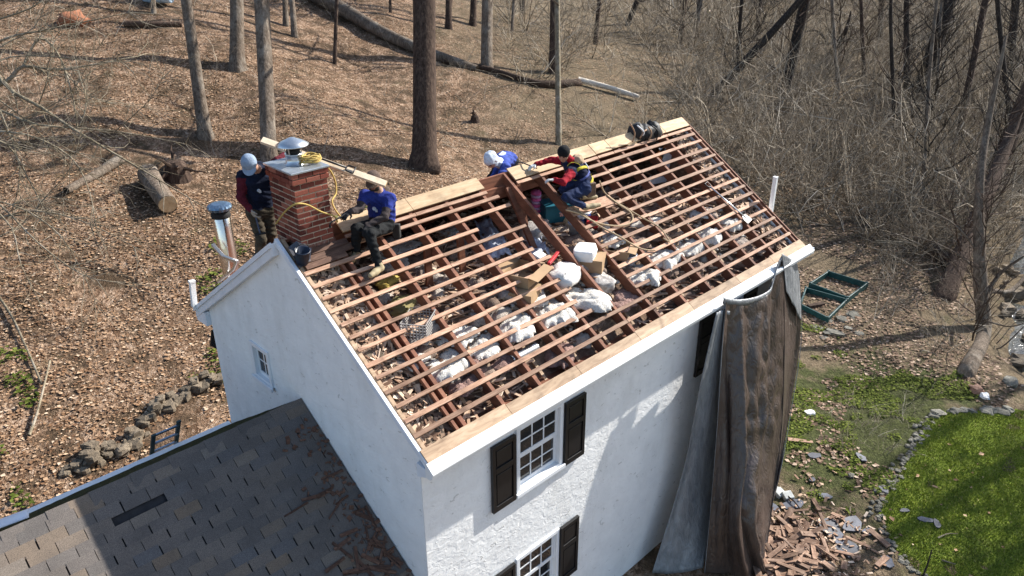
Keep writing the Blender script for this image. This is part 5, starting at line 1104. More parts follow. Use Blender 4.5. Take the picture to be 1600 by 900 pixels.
# ---- plank over the chimney and tools
pa, pb = Vector((0.20, 3.42, ZT+.10)), at_y(603, 288, 2.30)
pa = at_y(409, 219, 3.52)
o = thing('plank', 'pale new plank propped over the chimney in front of the seated man', 'plank', pb); mb = MB(); mb.bar(pa, pb, .095, .042, (-0.25, -0.55, 1)); mb.build('plank_body', wood('fresh_pine', (0.55, 0.42, 0.28), (0.68, 0.55, 0.4), (0.78, 0.66, 0.5), (8, 1, 8), 2, 0.05), o, bevel=.003)
dirp = (pb-pa).normalized(); mb = MB(); mb.bar(pb+dirp*.0005, pb+dirp*.003, .093, .040, (-0.25, -0.55, 1)); mb.build('plank_end', M_cut, o)
M_steel = simple('dark_tool_steel', (0.03, 0.03, 0.032), 0.4, 0.6)
def d_shovel(label, a, b, nrm, blade=.17, mat=None):
    a, b, nrm = Vector(a), Vector(b), Vector(nrm).normalized(); d = (b-a).normalized(); s = d.cross(nrm).normalized(); o = thing('shingle_shovel', label, 'shovel', b)
    mb = MB(); mb.tube([a+d*.1, a+(b-a)*.5, b-d*blade*.6], .014, 8); mb.build('shaft', mat or M_galv, o, smooth=True)
    mb = MB(); mb.tube([a+d*.12, a+d*.09+s*.05, a+s*.055, a-s*.055, a+d*.09-s*.05], .012, 6, closed=True); mb.build('handle_grip', M_steel, o, smooth=True)
    mb = MB(); mb.add([b-d*blade-s*.035, b-d*blade+s*.035, b-d*blade*.6+s*.09, b+s*.095, b-s*.095, b-d*blade*.6-s*.09], [(0, 1, 2, 3, 4, 5)]); m_ = mb.build('blade', M_steel, o); md = m_.modifiers.new('solid', 'SOLIDIFY'); md.thickness = .006
    return o
d_shovel('long shovel with D grip lying down the far battens', rf(1103, 286, .03), rf(1172, 346, .035), SN)
tq = pa+(pb-pa)*.74; d_shovel('black D-grip roofing tool resting along the pale plank', tq+Vector((-.01, -.03, .042)), pa+(pb-pa)*.36+Vector((-.01, -.03, .042)), (-0.25, -.55, 1), .12, M_steel)
# hand tools and black pail at the chimney foot
c = slope(.10, 3.0, .0); o = thing('bucket', 'dark blue-black bucket wedged at the chimney foot', 'bucket', c); M = Matrix.Translation(c+Vector((0, 0, .0))) @ Matrix.Rotation(R(12), 4, 'X') @ Matrix.Scale(.8, 4)
mb = MB(); mb.lathe([(0, 0), (.095, 0), (.125, .22), (.132, .22), (.132, .24), (.115, .24), (.09, .02), (0, .02)], 20, M); mb.build('bucket_body', simple('navy_plastic', (0.012, 0.02, 0.04), 0.4), o, smooth=True)
mb = MB(); mb.tube([M @ Vector((.13*math.cos(a), .13*math.sin(a)*.2+.0, .23+.1*math.sin(a))) for a in [i*math.pi/10 for i in range(11)]], .005, 5); mb.build('bail', M_steel, o)
mb = MB(); mb.add([slope(.02, SLEN-.55, .02), slope(.19, SLEN-.5, .03), slope(.3, SLEN-.34, .05), slope(.15, SLEN-.2, .10), slope(.03, SLEN-.22, .04)], [(0, 1, 2, 3, 4)]); m_ = mb.build('flashing_scrap', simple('dull_lead', (0.1, 0.1, 0.11), 0.4, 0.7), None, loc=slope(.02, SLEN-.55, .02)); md = m_.modifiers.new('solid', 'SOLIDIFY'); md.thickness = .006; tag(m_, 'crumpled grey flashing scrap left of the chimney foot', 'flashing')
# harness bag on the ridge
c = at_y(1005, 212, 2.86); o = thing('harness_bag', 'black harness and tool bag heaped on the ridge near the far gable', 'bag', c-Vector((0, 0, .12))); M_bag = simple('black_webbing', (0.012, 0.012, 0.013), 0.6, var=0.3, scale=12, bump=0.3); M_tan = simple('tan_leather', (0.33, 0.2, 0.12), 0.7, var=0.2)
for i, (dx, dz, sx, sy, sz) in enumerate([(-.2, .04, .22, .26, .3), (.02, .02, .36, .3, .26), (.22, .0, .24, .28, .32), (.05, -.12, .3, .24, .2)]):
    mb = fluffy(8, 14, 60+i, .35, 2.6); M = Matrix.Translation(c+Vector((dx*1.15, -.02*i, dz+.03))) @ Matrix.Diagonal((sx*1.25, sy*1.2, sz*1.3, 1)); mb.v = [M @ Vector(q) for q in mb.v]; mb.build('pouch', M_bag, o, smooth=True)
for i, (u0, v0, u1, v1, u2, v2, mt) in enumerate([(984, 192, 992, 208, 988, 222, M_tan), (996, 196, 1006, 206, 1004, 212, M_trim), (1013, 198, 1018, 208, 1013, 220, M_tan), (1018, 196, 1028, 205, 1026, 218, M_bag), (1000, 216, 1006, 206, 1010, 203, M_tan)]):
    mb = MB(); mb.tube(smooth_path([at_y(u0, v0, 2.66), at_y(u1, v1, 2.62), at_y(u2, v2, 2.64)], 8), .014, 6); mb.build('strap', mt, o, smooth=True)
mb = MB(); mb.add([at_y(979, 226, 2.7), at_y(990, 219, 2.7), at_y(996, 224, 2.68), at_y(986, 230, 2.68)], [(0, 1, 2, 3)]); m_ = mb.build('wood_scrap', M_new, None, loc=at_y(979, 226, 2.7)); md = m_.modifiers.new('solid', 'SOLIDIFY'); md.thickness = .02; tag(m_, 'pale wood scrap beside the harness bag', 'wood scrap')
# loose board under the kneeling man
mb = MB(); mb.bar(slope(4.60, 2.34, .012), slope(5.62, 2.30, .012), .19, .02, SN); o = mb.build('loose_board', M_shard, None, bevel=.003, loc=slope(4.6, 2.34)); tag(o, 'brown loose board across the rafters under the kneeling man', 'board')

# ---- tarpaulin over the gutter
t = NT('brown_tarp_cloth'); nn = t.noise(t.coord('World', (1.5, 1.5, 0.55)), 5.0, 3, 0.5, 2.2); n2 = t.noise(t.coord('World', (1.5, 1.5, 1.0)), 13, 3, 0.5, 1.8); ab2 = t.math('ABSOLUTE', t.math('SUBTRACT', n2, 0.5))
c = t.ramp(t.noise(t.coord('World'), 2.0, 4, 0.6), [(0.3, (0.045, 0.031, 0.025)), (0.7, (0.078, 0.056, 0.046))])
t.bump(t.math('ADD', nn, t.math('MULTIPLY', ab2, 0.12)), 0.32, 0.09); M_tarp = t.out(c, 0.34, 0, 0.6)
t = NT('silver_tarp_lining'); P = t.coord('World'); nn = t.noise(t.coord('World', (2, 2, 0.6)), 5, 5, 0.7, 0.6); t.bump(nn, 0.7, 0.05); M_silver = t.out(t.ramp(nn, [(0.3, (0.15, 0.16, 0.17)), (0.7, (0.30, 0.315, 0.33))]), 0.36, 0.2, 0.5)
tarp = thing('tarpaulin', 'brown and silver tarpaulin hung from the gutter down to the ground', 'tarpaulin', (6.2, -1.2, 0.0))
def cloth(name, cols, nu, nv, amp, mats, seed, parent=tarp, folds=None):
    cols = [smooth_path(cc, nv) for cc in cols]; P = []
    for j in range(nv+1):
        row = smooth_path([cc[j] for cc in cols], nu); P.append(row)
    Q = []
    for j in range(nv+1):
        rw = []
        for i in range(nu+1):
            a = P[j][min(i+1, nu)]-P[j][max(i-1, 0)]; b = P[min(j+1, nv)][i]-P[max(j-1, 0)][i]; n = a.cross(b); n.normalize(); v = j/nv; u = i/nu
            w = ((.5-abs(float(vnoise(u*5+seed+v*1.3, v*1.1+3)))*2)*1.3+(.5-abs(float(vnoise(u*11+seed+7-v*3, v*2.4)))*2)*.3+(.5-abs(float(vnoise(u*9+v*9, v*13+seed-u*6)))*2)*(.15+.4*u))*amp*min(1, .35+2.2*v)*max(0, math.sin(math.pi*u))**.35
            if folds:
                for (u0, sl, wd, dp) in folds: w += dp*math.exp(-((u-u0-sl*v)/wd)**2)*min(1, .2+2*v)
            rw.append(P[j][i]+n*w)
        Q.append(rw)
    mb = MB(); mb.grid(Q); o = mb.build(name, mats, parent, smooth=True); m = o.modifiers.new('solid', 'SOLIDIFY'); m.thickness = .012; m.offset = -1
    if len(mats) > 1: m.material_offset = 1; m.material_offset_rim = 1
    return o
A = at_y
G0 = lambda x, y: Vector((x, y, float(gz(x, y))+.02))
brown = [[A(1134, 470, -.235), A(1128, 560, -.36), A(1120, 680, -.52), A(1110, 800, -.72), G0(5.27, -.88)],
         [A(1162, 474, -.26), A(1158, 560, -.5), A(1150, 680, -.8), A(1142, 800, -1.08), G0(5.62, -1.28)],
         [A(1198, 458, -.24), A(1196, 560, -.52), A(1188, 680, -.86), A(1172, 800, -1.25), G0(6.02, -1.62)],
         [A(1224, 402, -.13), A(1225, 540, -.42), A(1220, 680, -.80), A(1205, 800, -1.15), G0(6.42, -1.42)]]
cloth('tarp_face', brown, 80, 110, .14, [M_tarp, M_silver], 1, folds=[(.16, .12, .05, .10), (.30, .16, .045, -.13), (.44, .14, .05, .12), (.66, .02, .05, -.09), (.8, -.02, .045, .08)])
side = [[A(1224, 402, -.125), A(1226, 540, -.43), A(1221, 680, -.81), A(1206, 800, -1.16), G0(6.43, -1.425)], [A(1236, 410, -.05), A(1236, 540, -.25), A(1228, 640, -.5), A(1208, 780, -.85), G0(6.62, -1.05)], [A(1247, 428, -.06), A(1251, 520, -.2), A(1238, 620, -.42), A(1212, 760, -.8), G0(6.75, -1.0)]]
cloth('tarp_side', side, 18, 50, .04, [M_tarp], 5)
P = [[p+Vector((0, -.012, 0)), p+Vector((.035, .01, 0))] for p in smooth_path([q+Vector((.012, -.012, 0)) for q in side[2]], 50)]
mb = MB(); mb.grid(P); o = mb.build('silver_hem', M_silver, tarp, smooth=True); md = o.modifiers.new('solid', 'SOLIDIFY'); md.thickness = .01
grey = [[A(1119, 489, -.225), A(1094, 600, -.27), A(1066, 740, -.2), G0(4.62, -.2)], [A(1128, 485, -.225), A(1108, 620, -.30), A(1082, 760, -.33), G0(4.88, -.48)], [A(1140, 486, -.215), A(1134, 640, -.32), A(1118, 780, -.50), G0(5.36, -.78)]]
cloth('grey_lining_sheet', grey, 16, 40, .035, [M_silver], 9)
hem = smooth_path([A(1128, 466, -.2), A(1150, 470, -.25), A(1178, 466, -.26), A(1200, 455, -.24), A(1206, 440, -.2), A(1214, 412, -.14), A(1222, 398, -.12)], 30)
hp = [[p+Vector((0, -.02, .03)), p+Vector((0, -.035, -.005)), p+Vector((0, -.03, -.05)), p+Vector((0, -.02, -.085-.02*math.sin(i)))] for i, p in enumerate(hem)]
mb = MB(); mb.grid(hp); o = mb.build('silver_hem', M_silver, tarp, smooth=True); md = o.modifiers.new('solid', 'SOLIDIFY'); md.thickness = .008
cloth('silver_flap', [[A(1222, 397, -.16), A(1226, 425, -.2), A(1229, 455, -.24)], [A(1233, 402, -.16), A(1240, 440, -.2), A(1241, 478, -.26)], [A(1246, 412, -.1), A(1250, 450, -.12), A(1252, 500, -.2)]], 12, 14, .03, [M_silver], 14)
# ---------------------------------------------------------------- yard: beds, stones, slates, debris
M_green = simple('dark_green_board', (0.008, 0.05, 0.05), 0.5, var=0.25, scale=6, bump=0.1)
def bed(label, cs, h):
    c = sum((Vector(q) for q in cs), Vector())/4; o = thing('raised_bed', label, 'raised bed', c)
    for a, b in zip(cs, cs[1:]+cs[:1]):
        a, b = Vector(a), Vector(b); mb = MB(); d = (b-a).normalized(); mb.bar(a+d*.03+Vector((0, 0, h/2)), b-d*.03+Vector((0, 0, h/2)), .045, h); mb.build('side_board', M_green, o, bevel=.008)
        mb = MB(); mb.box(a.x-.035, a.x+.035, a.y-.035, a.y+.035, a.z-.05, a.z+h+.02); mb.build('corner_post', M_green, o, bevel=.006)
def gq(x, y, up=0): return Vector((x, y, float(gz(x, y))+up))
bed('farther dark green raised garden bed beyond the tarpaulin', [gq(17.84, 3.43), gq(19.11, 3.44), gq(19.01, 2.14), gq(17.58, 2.11)], .2)
bed('nearer dark green raised garden bed, lower and emptier', [gq(16.24, 2.95), gq(17.50, 3.40), gq(17.50, 2.10), gq(16.04, 1.99)], .17)
mb = MB(); a = on_ground(1262, 482); mb.bar(a+Vector((0, 0, .06)), a+Vector((.5, -.25, .06)), .14, .1); tag(mb.build('timber', M_bark_d, None, bevel=.01, loc=a), 'short dark timber lying in the nearer raised bed', 'timber')
M_stone = simple('grey_field_stone', (0.175, 0.165, 0.135), 0.9, var=0.4, scale=7, bump=0.7, bdist=0.03, objvar=0.35)
M_stone_w = simple('brown_wall_stone', (0.19, 0.15, 0.105), 0.92, var=0.45, scale=6, bump=0.8, bdist=0.04, objvar=0.35)
M_pale = simple('pale_paver', (0.46, 0.47, 0.45), 0.85, var=0.2, scale=10, bump=0.3, objvar=0.1)
M_slate = simple('blue_black_slate', (0.075, 0.08, 0.10), 0.45, var=0.35, scale=5, bump=0.25, objvar=0.4)
def rock(seed, mat, sq=3.2):
    mb = fluffy(6, 9, seed, .55, sq); return mb.mesh('stone', mat)
ROCK = [rock(100+i, M_stone) for i in range(7)]; ROCKW = [rock(130+i, M_stone_w, 3.6) for i in range(7)]
sr = random.Random(31)
def lay_stone(x, y, s, me, label, cat, group, up=0.0, parent=None, flat=.6, name='stone'):
    M = Matrix.Translation((x, y, float(gz(x, y))+up)) @ Matrix.Rotation(sr.random()*6.28, 4, 'Z') @ Matrix.Rotation(sr.uniform(-.25, .25), 4, 'X') @ Matrix.Diagonal((s*sr.uniform(.8, 1.3), s, s*flat, 1))
    o = put(name, me, M, parent)
    if label: tag(o, label, cat, group)
    return o
# stone edging round the lawn: one thing, its stones are parts
edge = [(7.8, -4.4), (7.98, -3.5), (8.45, -2.85), (9.15, -2.35), (10.0, -2.28), (10.7, -2.2), (11.9, -2.1), (12.9, -1.98), (13.35, -2.15), (13.9, -2.55), (14.6, -3.1)]
ed = thing('stone_edging', 'row of small grey stones edging the bright lawn', 'stone edging', (*edge[4], 0))
pts = smooth_path([Vector((x, y, 0)) for x, y in edge], 400); acc = 0; last = pts[0]
for p in pts[1:]:
    acc += (p-last).length; last = p
    big = p.x > 12.9; st = .24 if big else .095
    if acc > st*.8:
        acc = 0
        lay_stone(p.x+sr.uniform(-.07, .07), p.y+sr.uniform(-.09, .09), st*sr.uniform(.8, 1.25), ROCK[sr.randint(0, 6)], None, None, None, .005, ed, .55)
        if sr.random() < .55 and not big: lay_stone(p.x+sr.uniform(-.12, .12), p.y+.13+sr.uniform(-.09, .09), st*sr.uniform(.6, 1.1), ROCK[sr.randint(0, 6)], None, None, None, .02, ed, .6)
# tumbled dry-stone wall on the slope behind the wing
dw = thing('dry_stone_wall', 'tumbled dry-stone wall on the leafy slope behind the wing', 'stone wall', on_ground(210, 700))
line = [(105, 745), (130, 725), (160, 712), (200, 700), (225, 672), (250, 640), (290, 618), (330, 600), (352, 588)]
for i in range(60):
    f = sr.random()*(len(line)-1); kk = int(f); a, b = line[kk], line[kk+1]; u = a[0]+(b[0]-a[0])*(f-kk)+sr.uniform(-10, 10); v = a[1]+(b[1]-a[1])*(f-kk)+sr.uniform(-9, 9); q = on_ground(u, v)
    lay_stone(q.x, q.y, sr.uniform(.13, .27), ROCKW[sr.randint(0, 6)], None, None, None, sr.choice([.0, .02, .05, .14]), dw, .7)
# loose rocks
for u, v, s, lab in ((1525, 612, .3, 'rounded brown rock on the stream bank'), (1538, 622, .22, 'bright white rock beside the rounded brown one'), (1578, 600, .35, 'mossy rock at the stream edge'), (1265, 648, .22, 'pale blue-white rock on the weedy yard'), (1330, 745, .12, 'small pale stone in the side yard')):
    q = on_ground(u, v); me = rock(int(u), {1538: simple('white_rock', (0.75, 0.74, 0.72), .7), 1265: simple('white_rock', (0.75, 0.74, 0.72), .7), 1525: simple('brown_rock', (.22, .12, .08), .8)}.get(u, M_stone)); lay_stone(q.x, q.y, s, me, lab, 'rock', None, .03, None, .6, 'rock')
for i, (u, v) in enumerate(((1305, 520), (1325, 512), (1340, 520), (1288, 528), (1298, 505), (1320, 500), (1335, 494), (1275, 512))):
    q = on_ground(u, v); lay_stone(q.x, q.y, sr.uniform(.3, .5), ROCK[i % 7], 'flat grey stone set in the ground below the raised beds', 'stone', 'flat stones below the raised beds', -.02, None, .25)
for i in range(26):
    x = sr.uniform(16.5, 25); y = float(creek_y(x))+sr.uniform(-1.1, 1.1); lay_stone(x, y, sr.uniform(.18, .5), ROCKW[i % 7], 'rounded brown stone in the stream bed', 'stone', 'stones in the stream bed', .12, None, .6)
# four pale pavers in an arc
for i, (u, v) in enumerate(((1198, 757), (1206, 768), (1217, 774), (1230, 778))):
    q = on_ground(u, v); M = Matrix.Translation(q+Vector((0, 0, .05))) @ Matrix.Rotation(.5-.35*i, 4, 'Z') @ Matrix.Rotation(.25, 4, 'X'); mb = MB(); mb.box(-.1, .1, -.09, .09, -.05, .05); o = put('paver', mb.mesh('paver', M_pale), M); add_bevel(o, .012)
    tag(o, ['pale paver nearest the tarpaulin in the short arc', 'second pale paver from the tarpaulin in the short arc', 'third pale paver from the tarpaulin in the short arc', 'outermost pale paver of the short arc'][i], 'paver', 'pale pavers')
# slates and stepping stones on the ground
def slate_mesh(seed, a, b):
    r = random.Random(seed); n = 11; poly = [(a*(1+.22*r.uniform(-1, 1))*math.cos(6.283*i/n), b*(1+.22*r.uniform(-1, 1))*math.sin(6.283*i/n)) for i in range(n)]; mb = MB(); mb.prism(poly, 'z', 0, .022); return mb.mesh('slate', M_slate)
sl = [(1297, 828, .26, .18, 'round dark stepping stone left of the paired one'), (1331, 822, .25, .16, 'oval dark stepping stone right of the paired one'), (1270, 851, .24, .14, 'dark slate partly under split shakes'), (1322, 858, .22, .2, 'shiny blue-grey slate, broad piece by the debris'), (1310, 845, .2, .1, 'blue-grey slate leaning on the broad one'), (1238, 792, .24, .12, 'blue-grey slate beside the pale pavers'), (1205, 795, .16, .1, 'slate nearest the tarpaulin'), (1290, 778, .14, .08, 'small slate in the weeds above the stepping stones'), (1356, 833, .12, .1, 'small slate left of the lawn edge'), (1446, 815, .16, .07, 'long slate lying on the lawn'), (1463, 822, .12, .06, 'narrow slate on the lawn touching the long one'), (1413, 800, .11, .05, 'small slate on the lawn left of the long one'), (1380, 768, .12, .06, 'slate lying on the stone edging'), (1386, 880, .15, .1, 'slate at the bottom near the stone edging'), (1272, 715, .16, .08, 'dark slate in weeds below the brush'), (1345, 718, .14, .08, 'dark slate at the brush edge'), (1268, 752, .08, .06, 'tiny pale slate in the weeds')]
for i, (u, v, a, b, lab) in enumerate(sl):
    q = on_ground(u, v); o = put('slate', slate_mesh(i, a, b), Matrix.Translation(q+Vector((0, 0, .02))) @ Matrix.Rotation(sr.random()*6.28, 4, 'Z') @ Matrix.Rotation(sr.uniform(-.08, .1), 4, 'X')); tag(o, lab, 'slate', 'slates dropped from the roof')
# heap of split shakes by the tarpaulin: the largest as things, the chips between them as stuff
M_shard_y = wood('weathered_yard_shake', (0.08, 0.045, 0.03), (0.21, 0.125, 0.082), (0.4, 0.275, 0.19), (2, 8, 8), 4.0, 0.4)
SHM = []
for i in range(10):
    mb = MB(); ln = sr.uniform(.2, .55); w = sr.uniform(.035, .12); mb.box(-ln/2, ln/2, -w/2, w/2, 0, .013, 0, None, .012); SHM.append(mb.mesh('split_shake', M_shard_y))
cnt = 0
while cnt < 150:
    u = sr.gauss(1225, 34); v = sr.gauss(868, 30)
    if u < 1180 or v > 930 or v < 775: continue
    q = on_ground(u, v); o = put('split_shake', SHM[cnt % 10], Matrix.Translation(q+Vector((0, 0, .02+sr.random()*.13))) @ Matrix.Rotation(sr.random()*6.28, 4, 'Z') @ Matrix.Rotation(sr.uniform(-.4, .4), 4, 'Y') @ Matrix.Rotation(sr.uniform(-.3, .3), 4, 'X')); tag(o, 'reddish-brown split shake in the debris heap beside the tarpaulin', 'wood shake', 'split shakes in the debris heap'); cnt += 1
for i, (u, v, lab) in enumerate(((1308, 810, 'long pale shake pointing at the oval stepping stone'), (1250, 692, 'pale shake alone in the weeds'), (1372, 845, 'shake upright by the stone edging'), (1377, 882, 'square pale shake at the bottom right of the debris'), (1322, 870, 'shake below the broad slate'), (1340, 850, 'small shake between slate and edging'))):
    q = on_ground(u, v); o = put('split_shake', SHM[i], Matrix.Translation(q+Vector((0, 0, .04))) @ Matrix.Rotation(sr.random()*6.28, 4, 'Z')); tag(o, lab, 'wood shake', 'stray split shakes')
pts = []
for i in range(900):
    u = sr.gauss(1250, 55); v = sr.gauss(860, 40)
    if u < 1180 or v > 925 or v < 730: continue
    pts.append((on_ground(u, v)+Vector((0, 0, .015+sr.random()*.05)), Vector((0, 0, 1))))
o = shard_field('wood_chips', pts, None, 77, (.03, .16)); tag(o, 'small wood chips strewn around the debris heap', 'wood chips')
# sticks, distant odds and ends
def stick(label, p, r_, mat): mb = MB(); pp = smooth_path(p, 8); mb.tube(pp, [r_*(1-.06*i) for i in range(9)], 5); o = mb.build('stick', mat, None, loc=pp[0]); tag(o, label, 'stick')
a = on_ground(1440, 905); stick('dark forked stick standing at the lawn edge', [a, a+Vector((.1, 0, .25)), a+Vector((.22, .02, .52))], .02, M_bark_r)
stick('pale straight stick lying on the lawn', [gp_(1470, 880, .04), gp_(1492, 886, .04)], .02, M_bark_l)
stick('pale twig lying on the lawn below the long slate', [gp_(1465, 843, .03), gp_(1480, 838, .05), gp_(1495, 838, .03)], .014, M_bark_l)
stick('dark stick lying across the debris by the pavers', [gp_(1222, 775, .06), gp_(1240, 790, .1), gp_(1256, 808, .04)], .018, M_bark_d)
q = on_ground(249, 6); o = thing('barrel', 'pale blue barrel lying at the top edge of the wood', 'barrel', q); mb = MB(); mb.lathe([(0, -.6), (.3, -.6), (.34, -.58), (.35, -.2), (.34, -.18), (.35, .2), (.34, .22), (.34, .58), (.3, .6), (0, .6)], 20, Matrix.Translation(q+Vector((0, 0, .35))) @ Matrix.Rotation(R(90), 4, 'X') @ Matrix.Rotation(R(40), 4, 'Y')); mb.build('barrel_body', simple('pale_blue_plastic', (.42, .55, .68), .5), o, smooth=True)
q = on_ground(118, 40); mb = fluffy(8, 14, 71, .6, 2.2); M = Matrix.Translation(q+Vector((0, 0, .2))) @ Matrix.Diagonal((1.1, .7, .6, 1)); mb.v = [M @ Vector(a) for a in mb.v]; tag(mb.build('rotten_log', simple('orange_rot', (.28, .115, .06), .9, var=.4, scale=6, bump=.6, bdist=.05), None, smooth=True, loc=q), 'orange rotting wood heap high on the leafy slope', 'rotten wood')
# ---------------------------------------------------------------- the roofing crew
class Body:
    """one continuous skin grown from rounded bones by blending their distance fields"""
    def __init__(s, h=0.0092): s.p = []; s.h = h
    def cone(s, a, b, ra, rb, tag_, k=0.02, fold=0.0): s.p.append((np.array(a, float), np.array(b, float), ra, rb, tag_, k, fold)); return s
    def ball(s, a, r_, tag_, k=0.015): return s.cone(a, np.array(a, float)+1e-4, r_, r_, tag_, k)
    def mesh(s, name, mats):
        lo = np.min([np.minimum(a-ra, b-rb) for a, b, ra, rb, *_ in s.p], 0)-.05; hi = np.max([np.maximum(a+ra, b+rb) for a, b, ra, rb, *_ in s.p], 0)+.05
        h = s.h; n = np.ceil((hi-lo)/h).astype(int)+1; Fd = np.full(n, 0.2, np.float32); T = np.zeros(n, np.int16); best = np.full(n, 9.0, np.float32)
        for a, b, ra, rb, tg, k, fold in s.p:
            m = max(ra, rb)+.07; i0 = np.maximum(0, ((np.minimum(a, b)-m-lo)/h).astype(int)); i1 = np.minimum(n, ((np.maximum(a, b)+m-lo)/h).astype(int)+2)
            sl_ = tuple(slice(i0[q], i1[q]) for q in range(3)); g = np.meshgrid(*[lo[q]+h*np.arange(i0[q], i1[q]) for q in range(3)], indexing='ij'); X = np.stack(g, -1); ab = b-a
            t_ = np.clip(((X-a)@ab)/(ab@ab), 0, 1); d = np.linalg.norm(X-(a+t_[..., None]*ab), axis=-1)-(ra+(rb-ra)*t_)
            if fold: d = d+fold*(np.sin(X[..., 0]*37+X[..., 2]*53+2*np.sin(X[..., 1]*41))*np.sin(X[..., 1]*33-X[..., 2]*29))
            f0 = Fd[sl_]; kk = np.clip(.5+.5*(f0-d)/k, 0, 1); Fd[sl_] = (f0*(1-kk)+d*kk-k*kk*(1-kk)).astype(np.float32)
            bb = best[sl_]; w = d < bb; bb[w] = d[w]; T[sl_][w] = tg
        S = Fd < 0; c = S[:-1, :-1, :-1].astype(np.int8)
        cnt = sum(S[i:n[0]-1+i, j:n[1]-1+j, k_:n[2]-1+k_].astype(np.int8) for i in (0, 1) for j in (0, 1) for k_ in (0, 1)); act = (cnt > 0) & (cnt < 8); ids = np.argwhere(act); num = np.full(act.shape, -1, np.int64); num[act] = np.arange(len(ids))
        acc = np.zeros((len(ids), 3)); cn = np.zeros(len(ids)); I = ids
        cor = [(i, j, k_) for i in (0, 1) for j in (0, 1) for k_ in (0, 1)]
        for p_ in cor:
            for ax in range(3):
                if p_[ax]: continue
                q_ = list(p_); q_[ax] = 1; va = Fd[I[:, 0]+p_[0], I[:, 1]+p_[1], I[:, 2]+p_[2]]; vb = Fd[I[:, 0]+q_[0], I[:, 1]+q_[1], I[:, 2]+q_[2]]; cr_ = (va < 0) != (vb < 0)
                tt = np.where(cr_, va/(va-vb+1e-9), 0); pt = np.array(p_, float)[None]+np.zeros((len(I), 3)); pt[:, ax] = tt; acc[cr_] += pt[cr_]; cn[cr_] += 1
        Vt = lo+h*(I+acc/cn[:, None]); Fc = []; mt = []
        for ax in range(3):
            o1, o2 = [(1, 2), (2, 0), (0, 1)][ax]; A = np.argwhere(np.take(S, range(0, n[ax]-1), ax) != np.take(S, range(1, n[ax]), ax))
            A = A[(A[:, o1] > 0) & (A[:, o2] > 0) & (A[:, o1] < n[o1]-1) & (A[:, o2] < n[o2]-1)]
            def nb(d1, d2):
                B = A.copy(); B[:, o1] -= d1; B[:, o2] -= d2; return num[B[:, 0], B[:, 1], B[:, 2]]
            Q = np.stack([nb(1, 1), nb(0, 1), nb(0, 0), nb(1, 0)], -1); flip = ~S[A[:, 0], A[:, 1], A[:, 2]]; Q[flip] = Q[flip][:, ::-1]; Fc.append(Q); mt.append(T[A[:, 0], A[:, 1], A[:, 2]])
        me = np_mesh(name, Vt, np.concatenate(Fc), mats, True); me.polygons.foreach_set('material_index', np.concatenate(mt).astype(np.int32)); me.update(); return me
def V3(*a): return np.array(a, float)
def nrm(v): v = np.array(v, float); return v/np.linalg.norm(v)
def hand(B, wrist, direc, palm_n, tag_, side=1, curl=0.6, scale=1.0):
    """palm, four fingers of unequal length and a thumb off the side of the palm"""
    d = nrm(direc); n = np.array(palm_n, float); n = nrm(n-d*(n@d)); s_ = np.cross(d, n)*side; w = np.array(wrist, float); sc = scale
    for off in (-.026, 0, .026): B.cone(w+d*.015*sc+s_*off*.6*sc, w+d*.085*sc+s_*off*sc, .017*sc, .016*sc, tag_, .012)
    for i, (off, ln) in enumerate(((-.033, .060), (-.011, .074), (.011, .078), (.032, .066))):
        p0 = w+d*.085*sc+s_*off*sc; d1 = nrm(d+n*curl*.6); p1 = p0+d1*ln*.42*sc; d2 = nrm(d+n*curl*1.6); p2 = p1+d2*ln*.34*sc; d3 = nrm(d*.4+n*curl*2.2); p3 = p2+d3*ln*.28*sc
        B.cone(p0, p1, .0105*sc, .0098*sc, tag_, .007); B.cone(p1, p2, .0098*sc, .009*sc, tag_, .007); B.cone(p2, p3, .009*sc, .008*sc, tag_, .007)
    p0 = w+d*.028*sc+s_*.034*sc; p1 = p0+nrm(d*.7+s_*.75+n*.3)*.042*sc; p2 = p1+nrm(d+n*.7*curl+s_*.15)*.034*sc
    B.cone(p0, p1, .0135*sc, .0115*sc, tag_, .006); B.cone(p1, p2, .0115*sc, .0095*sc, tag_, .007)
SKIN, SHIRT, SLEEVE, PANTS, BOOT, GLOVE, HOOD, DARK, BELT, HAIR = range(10)
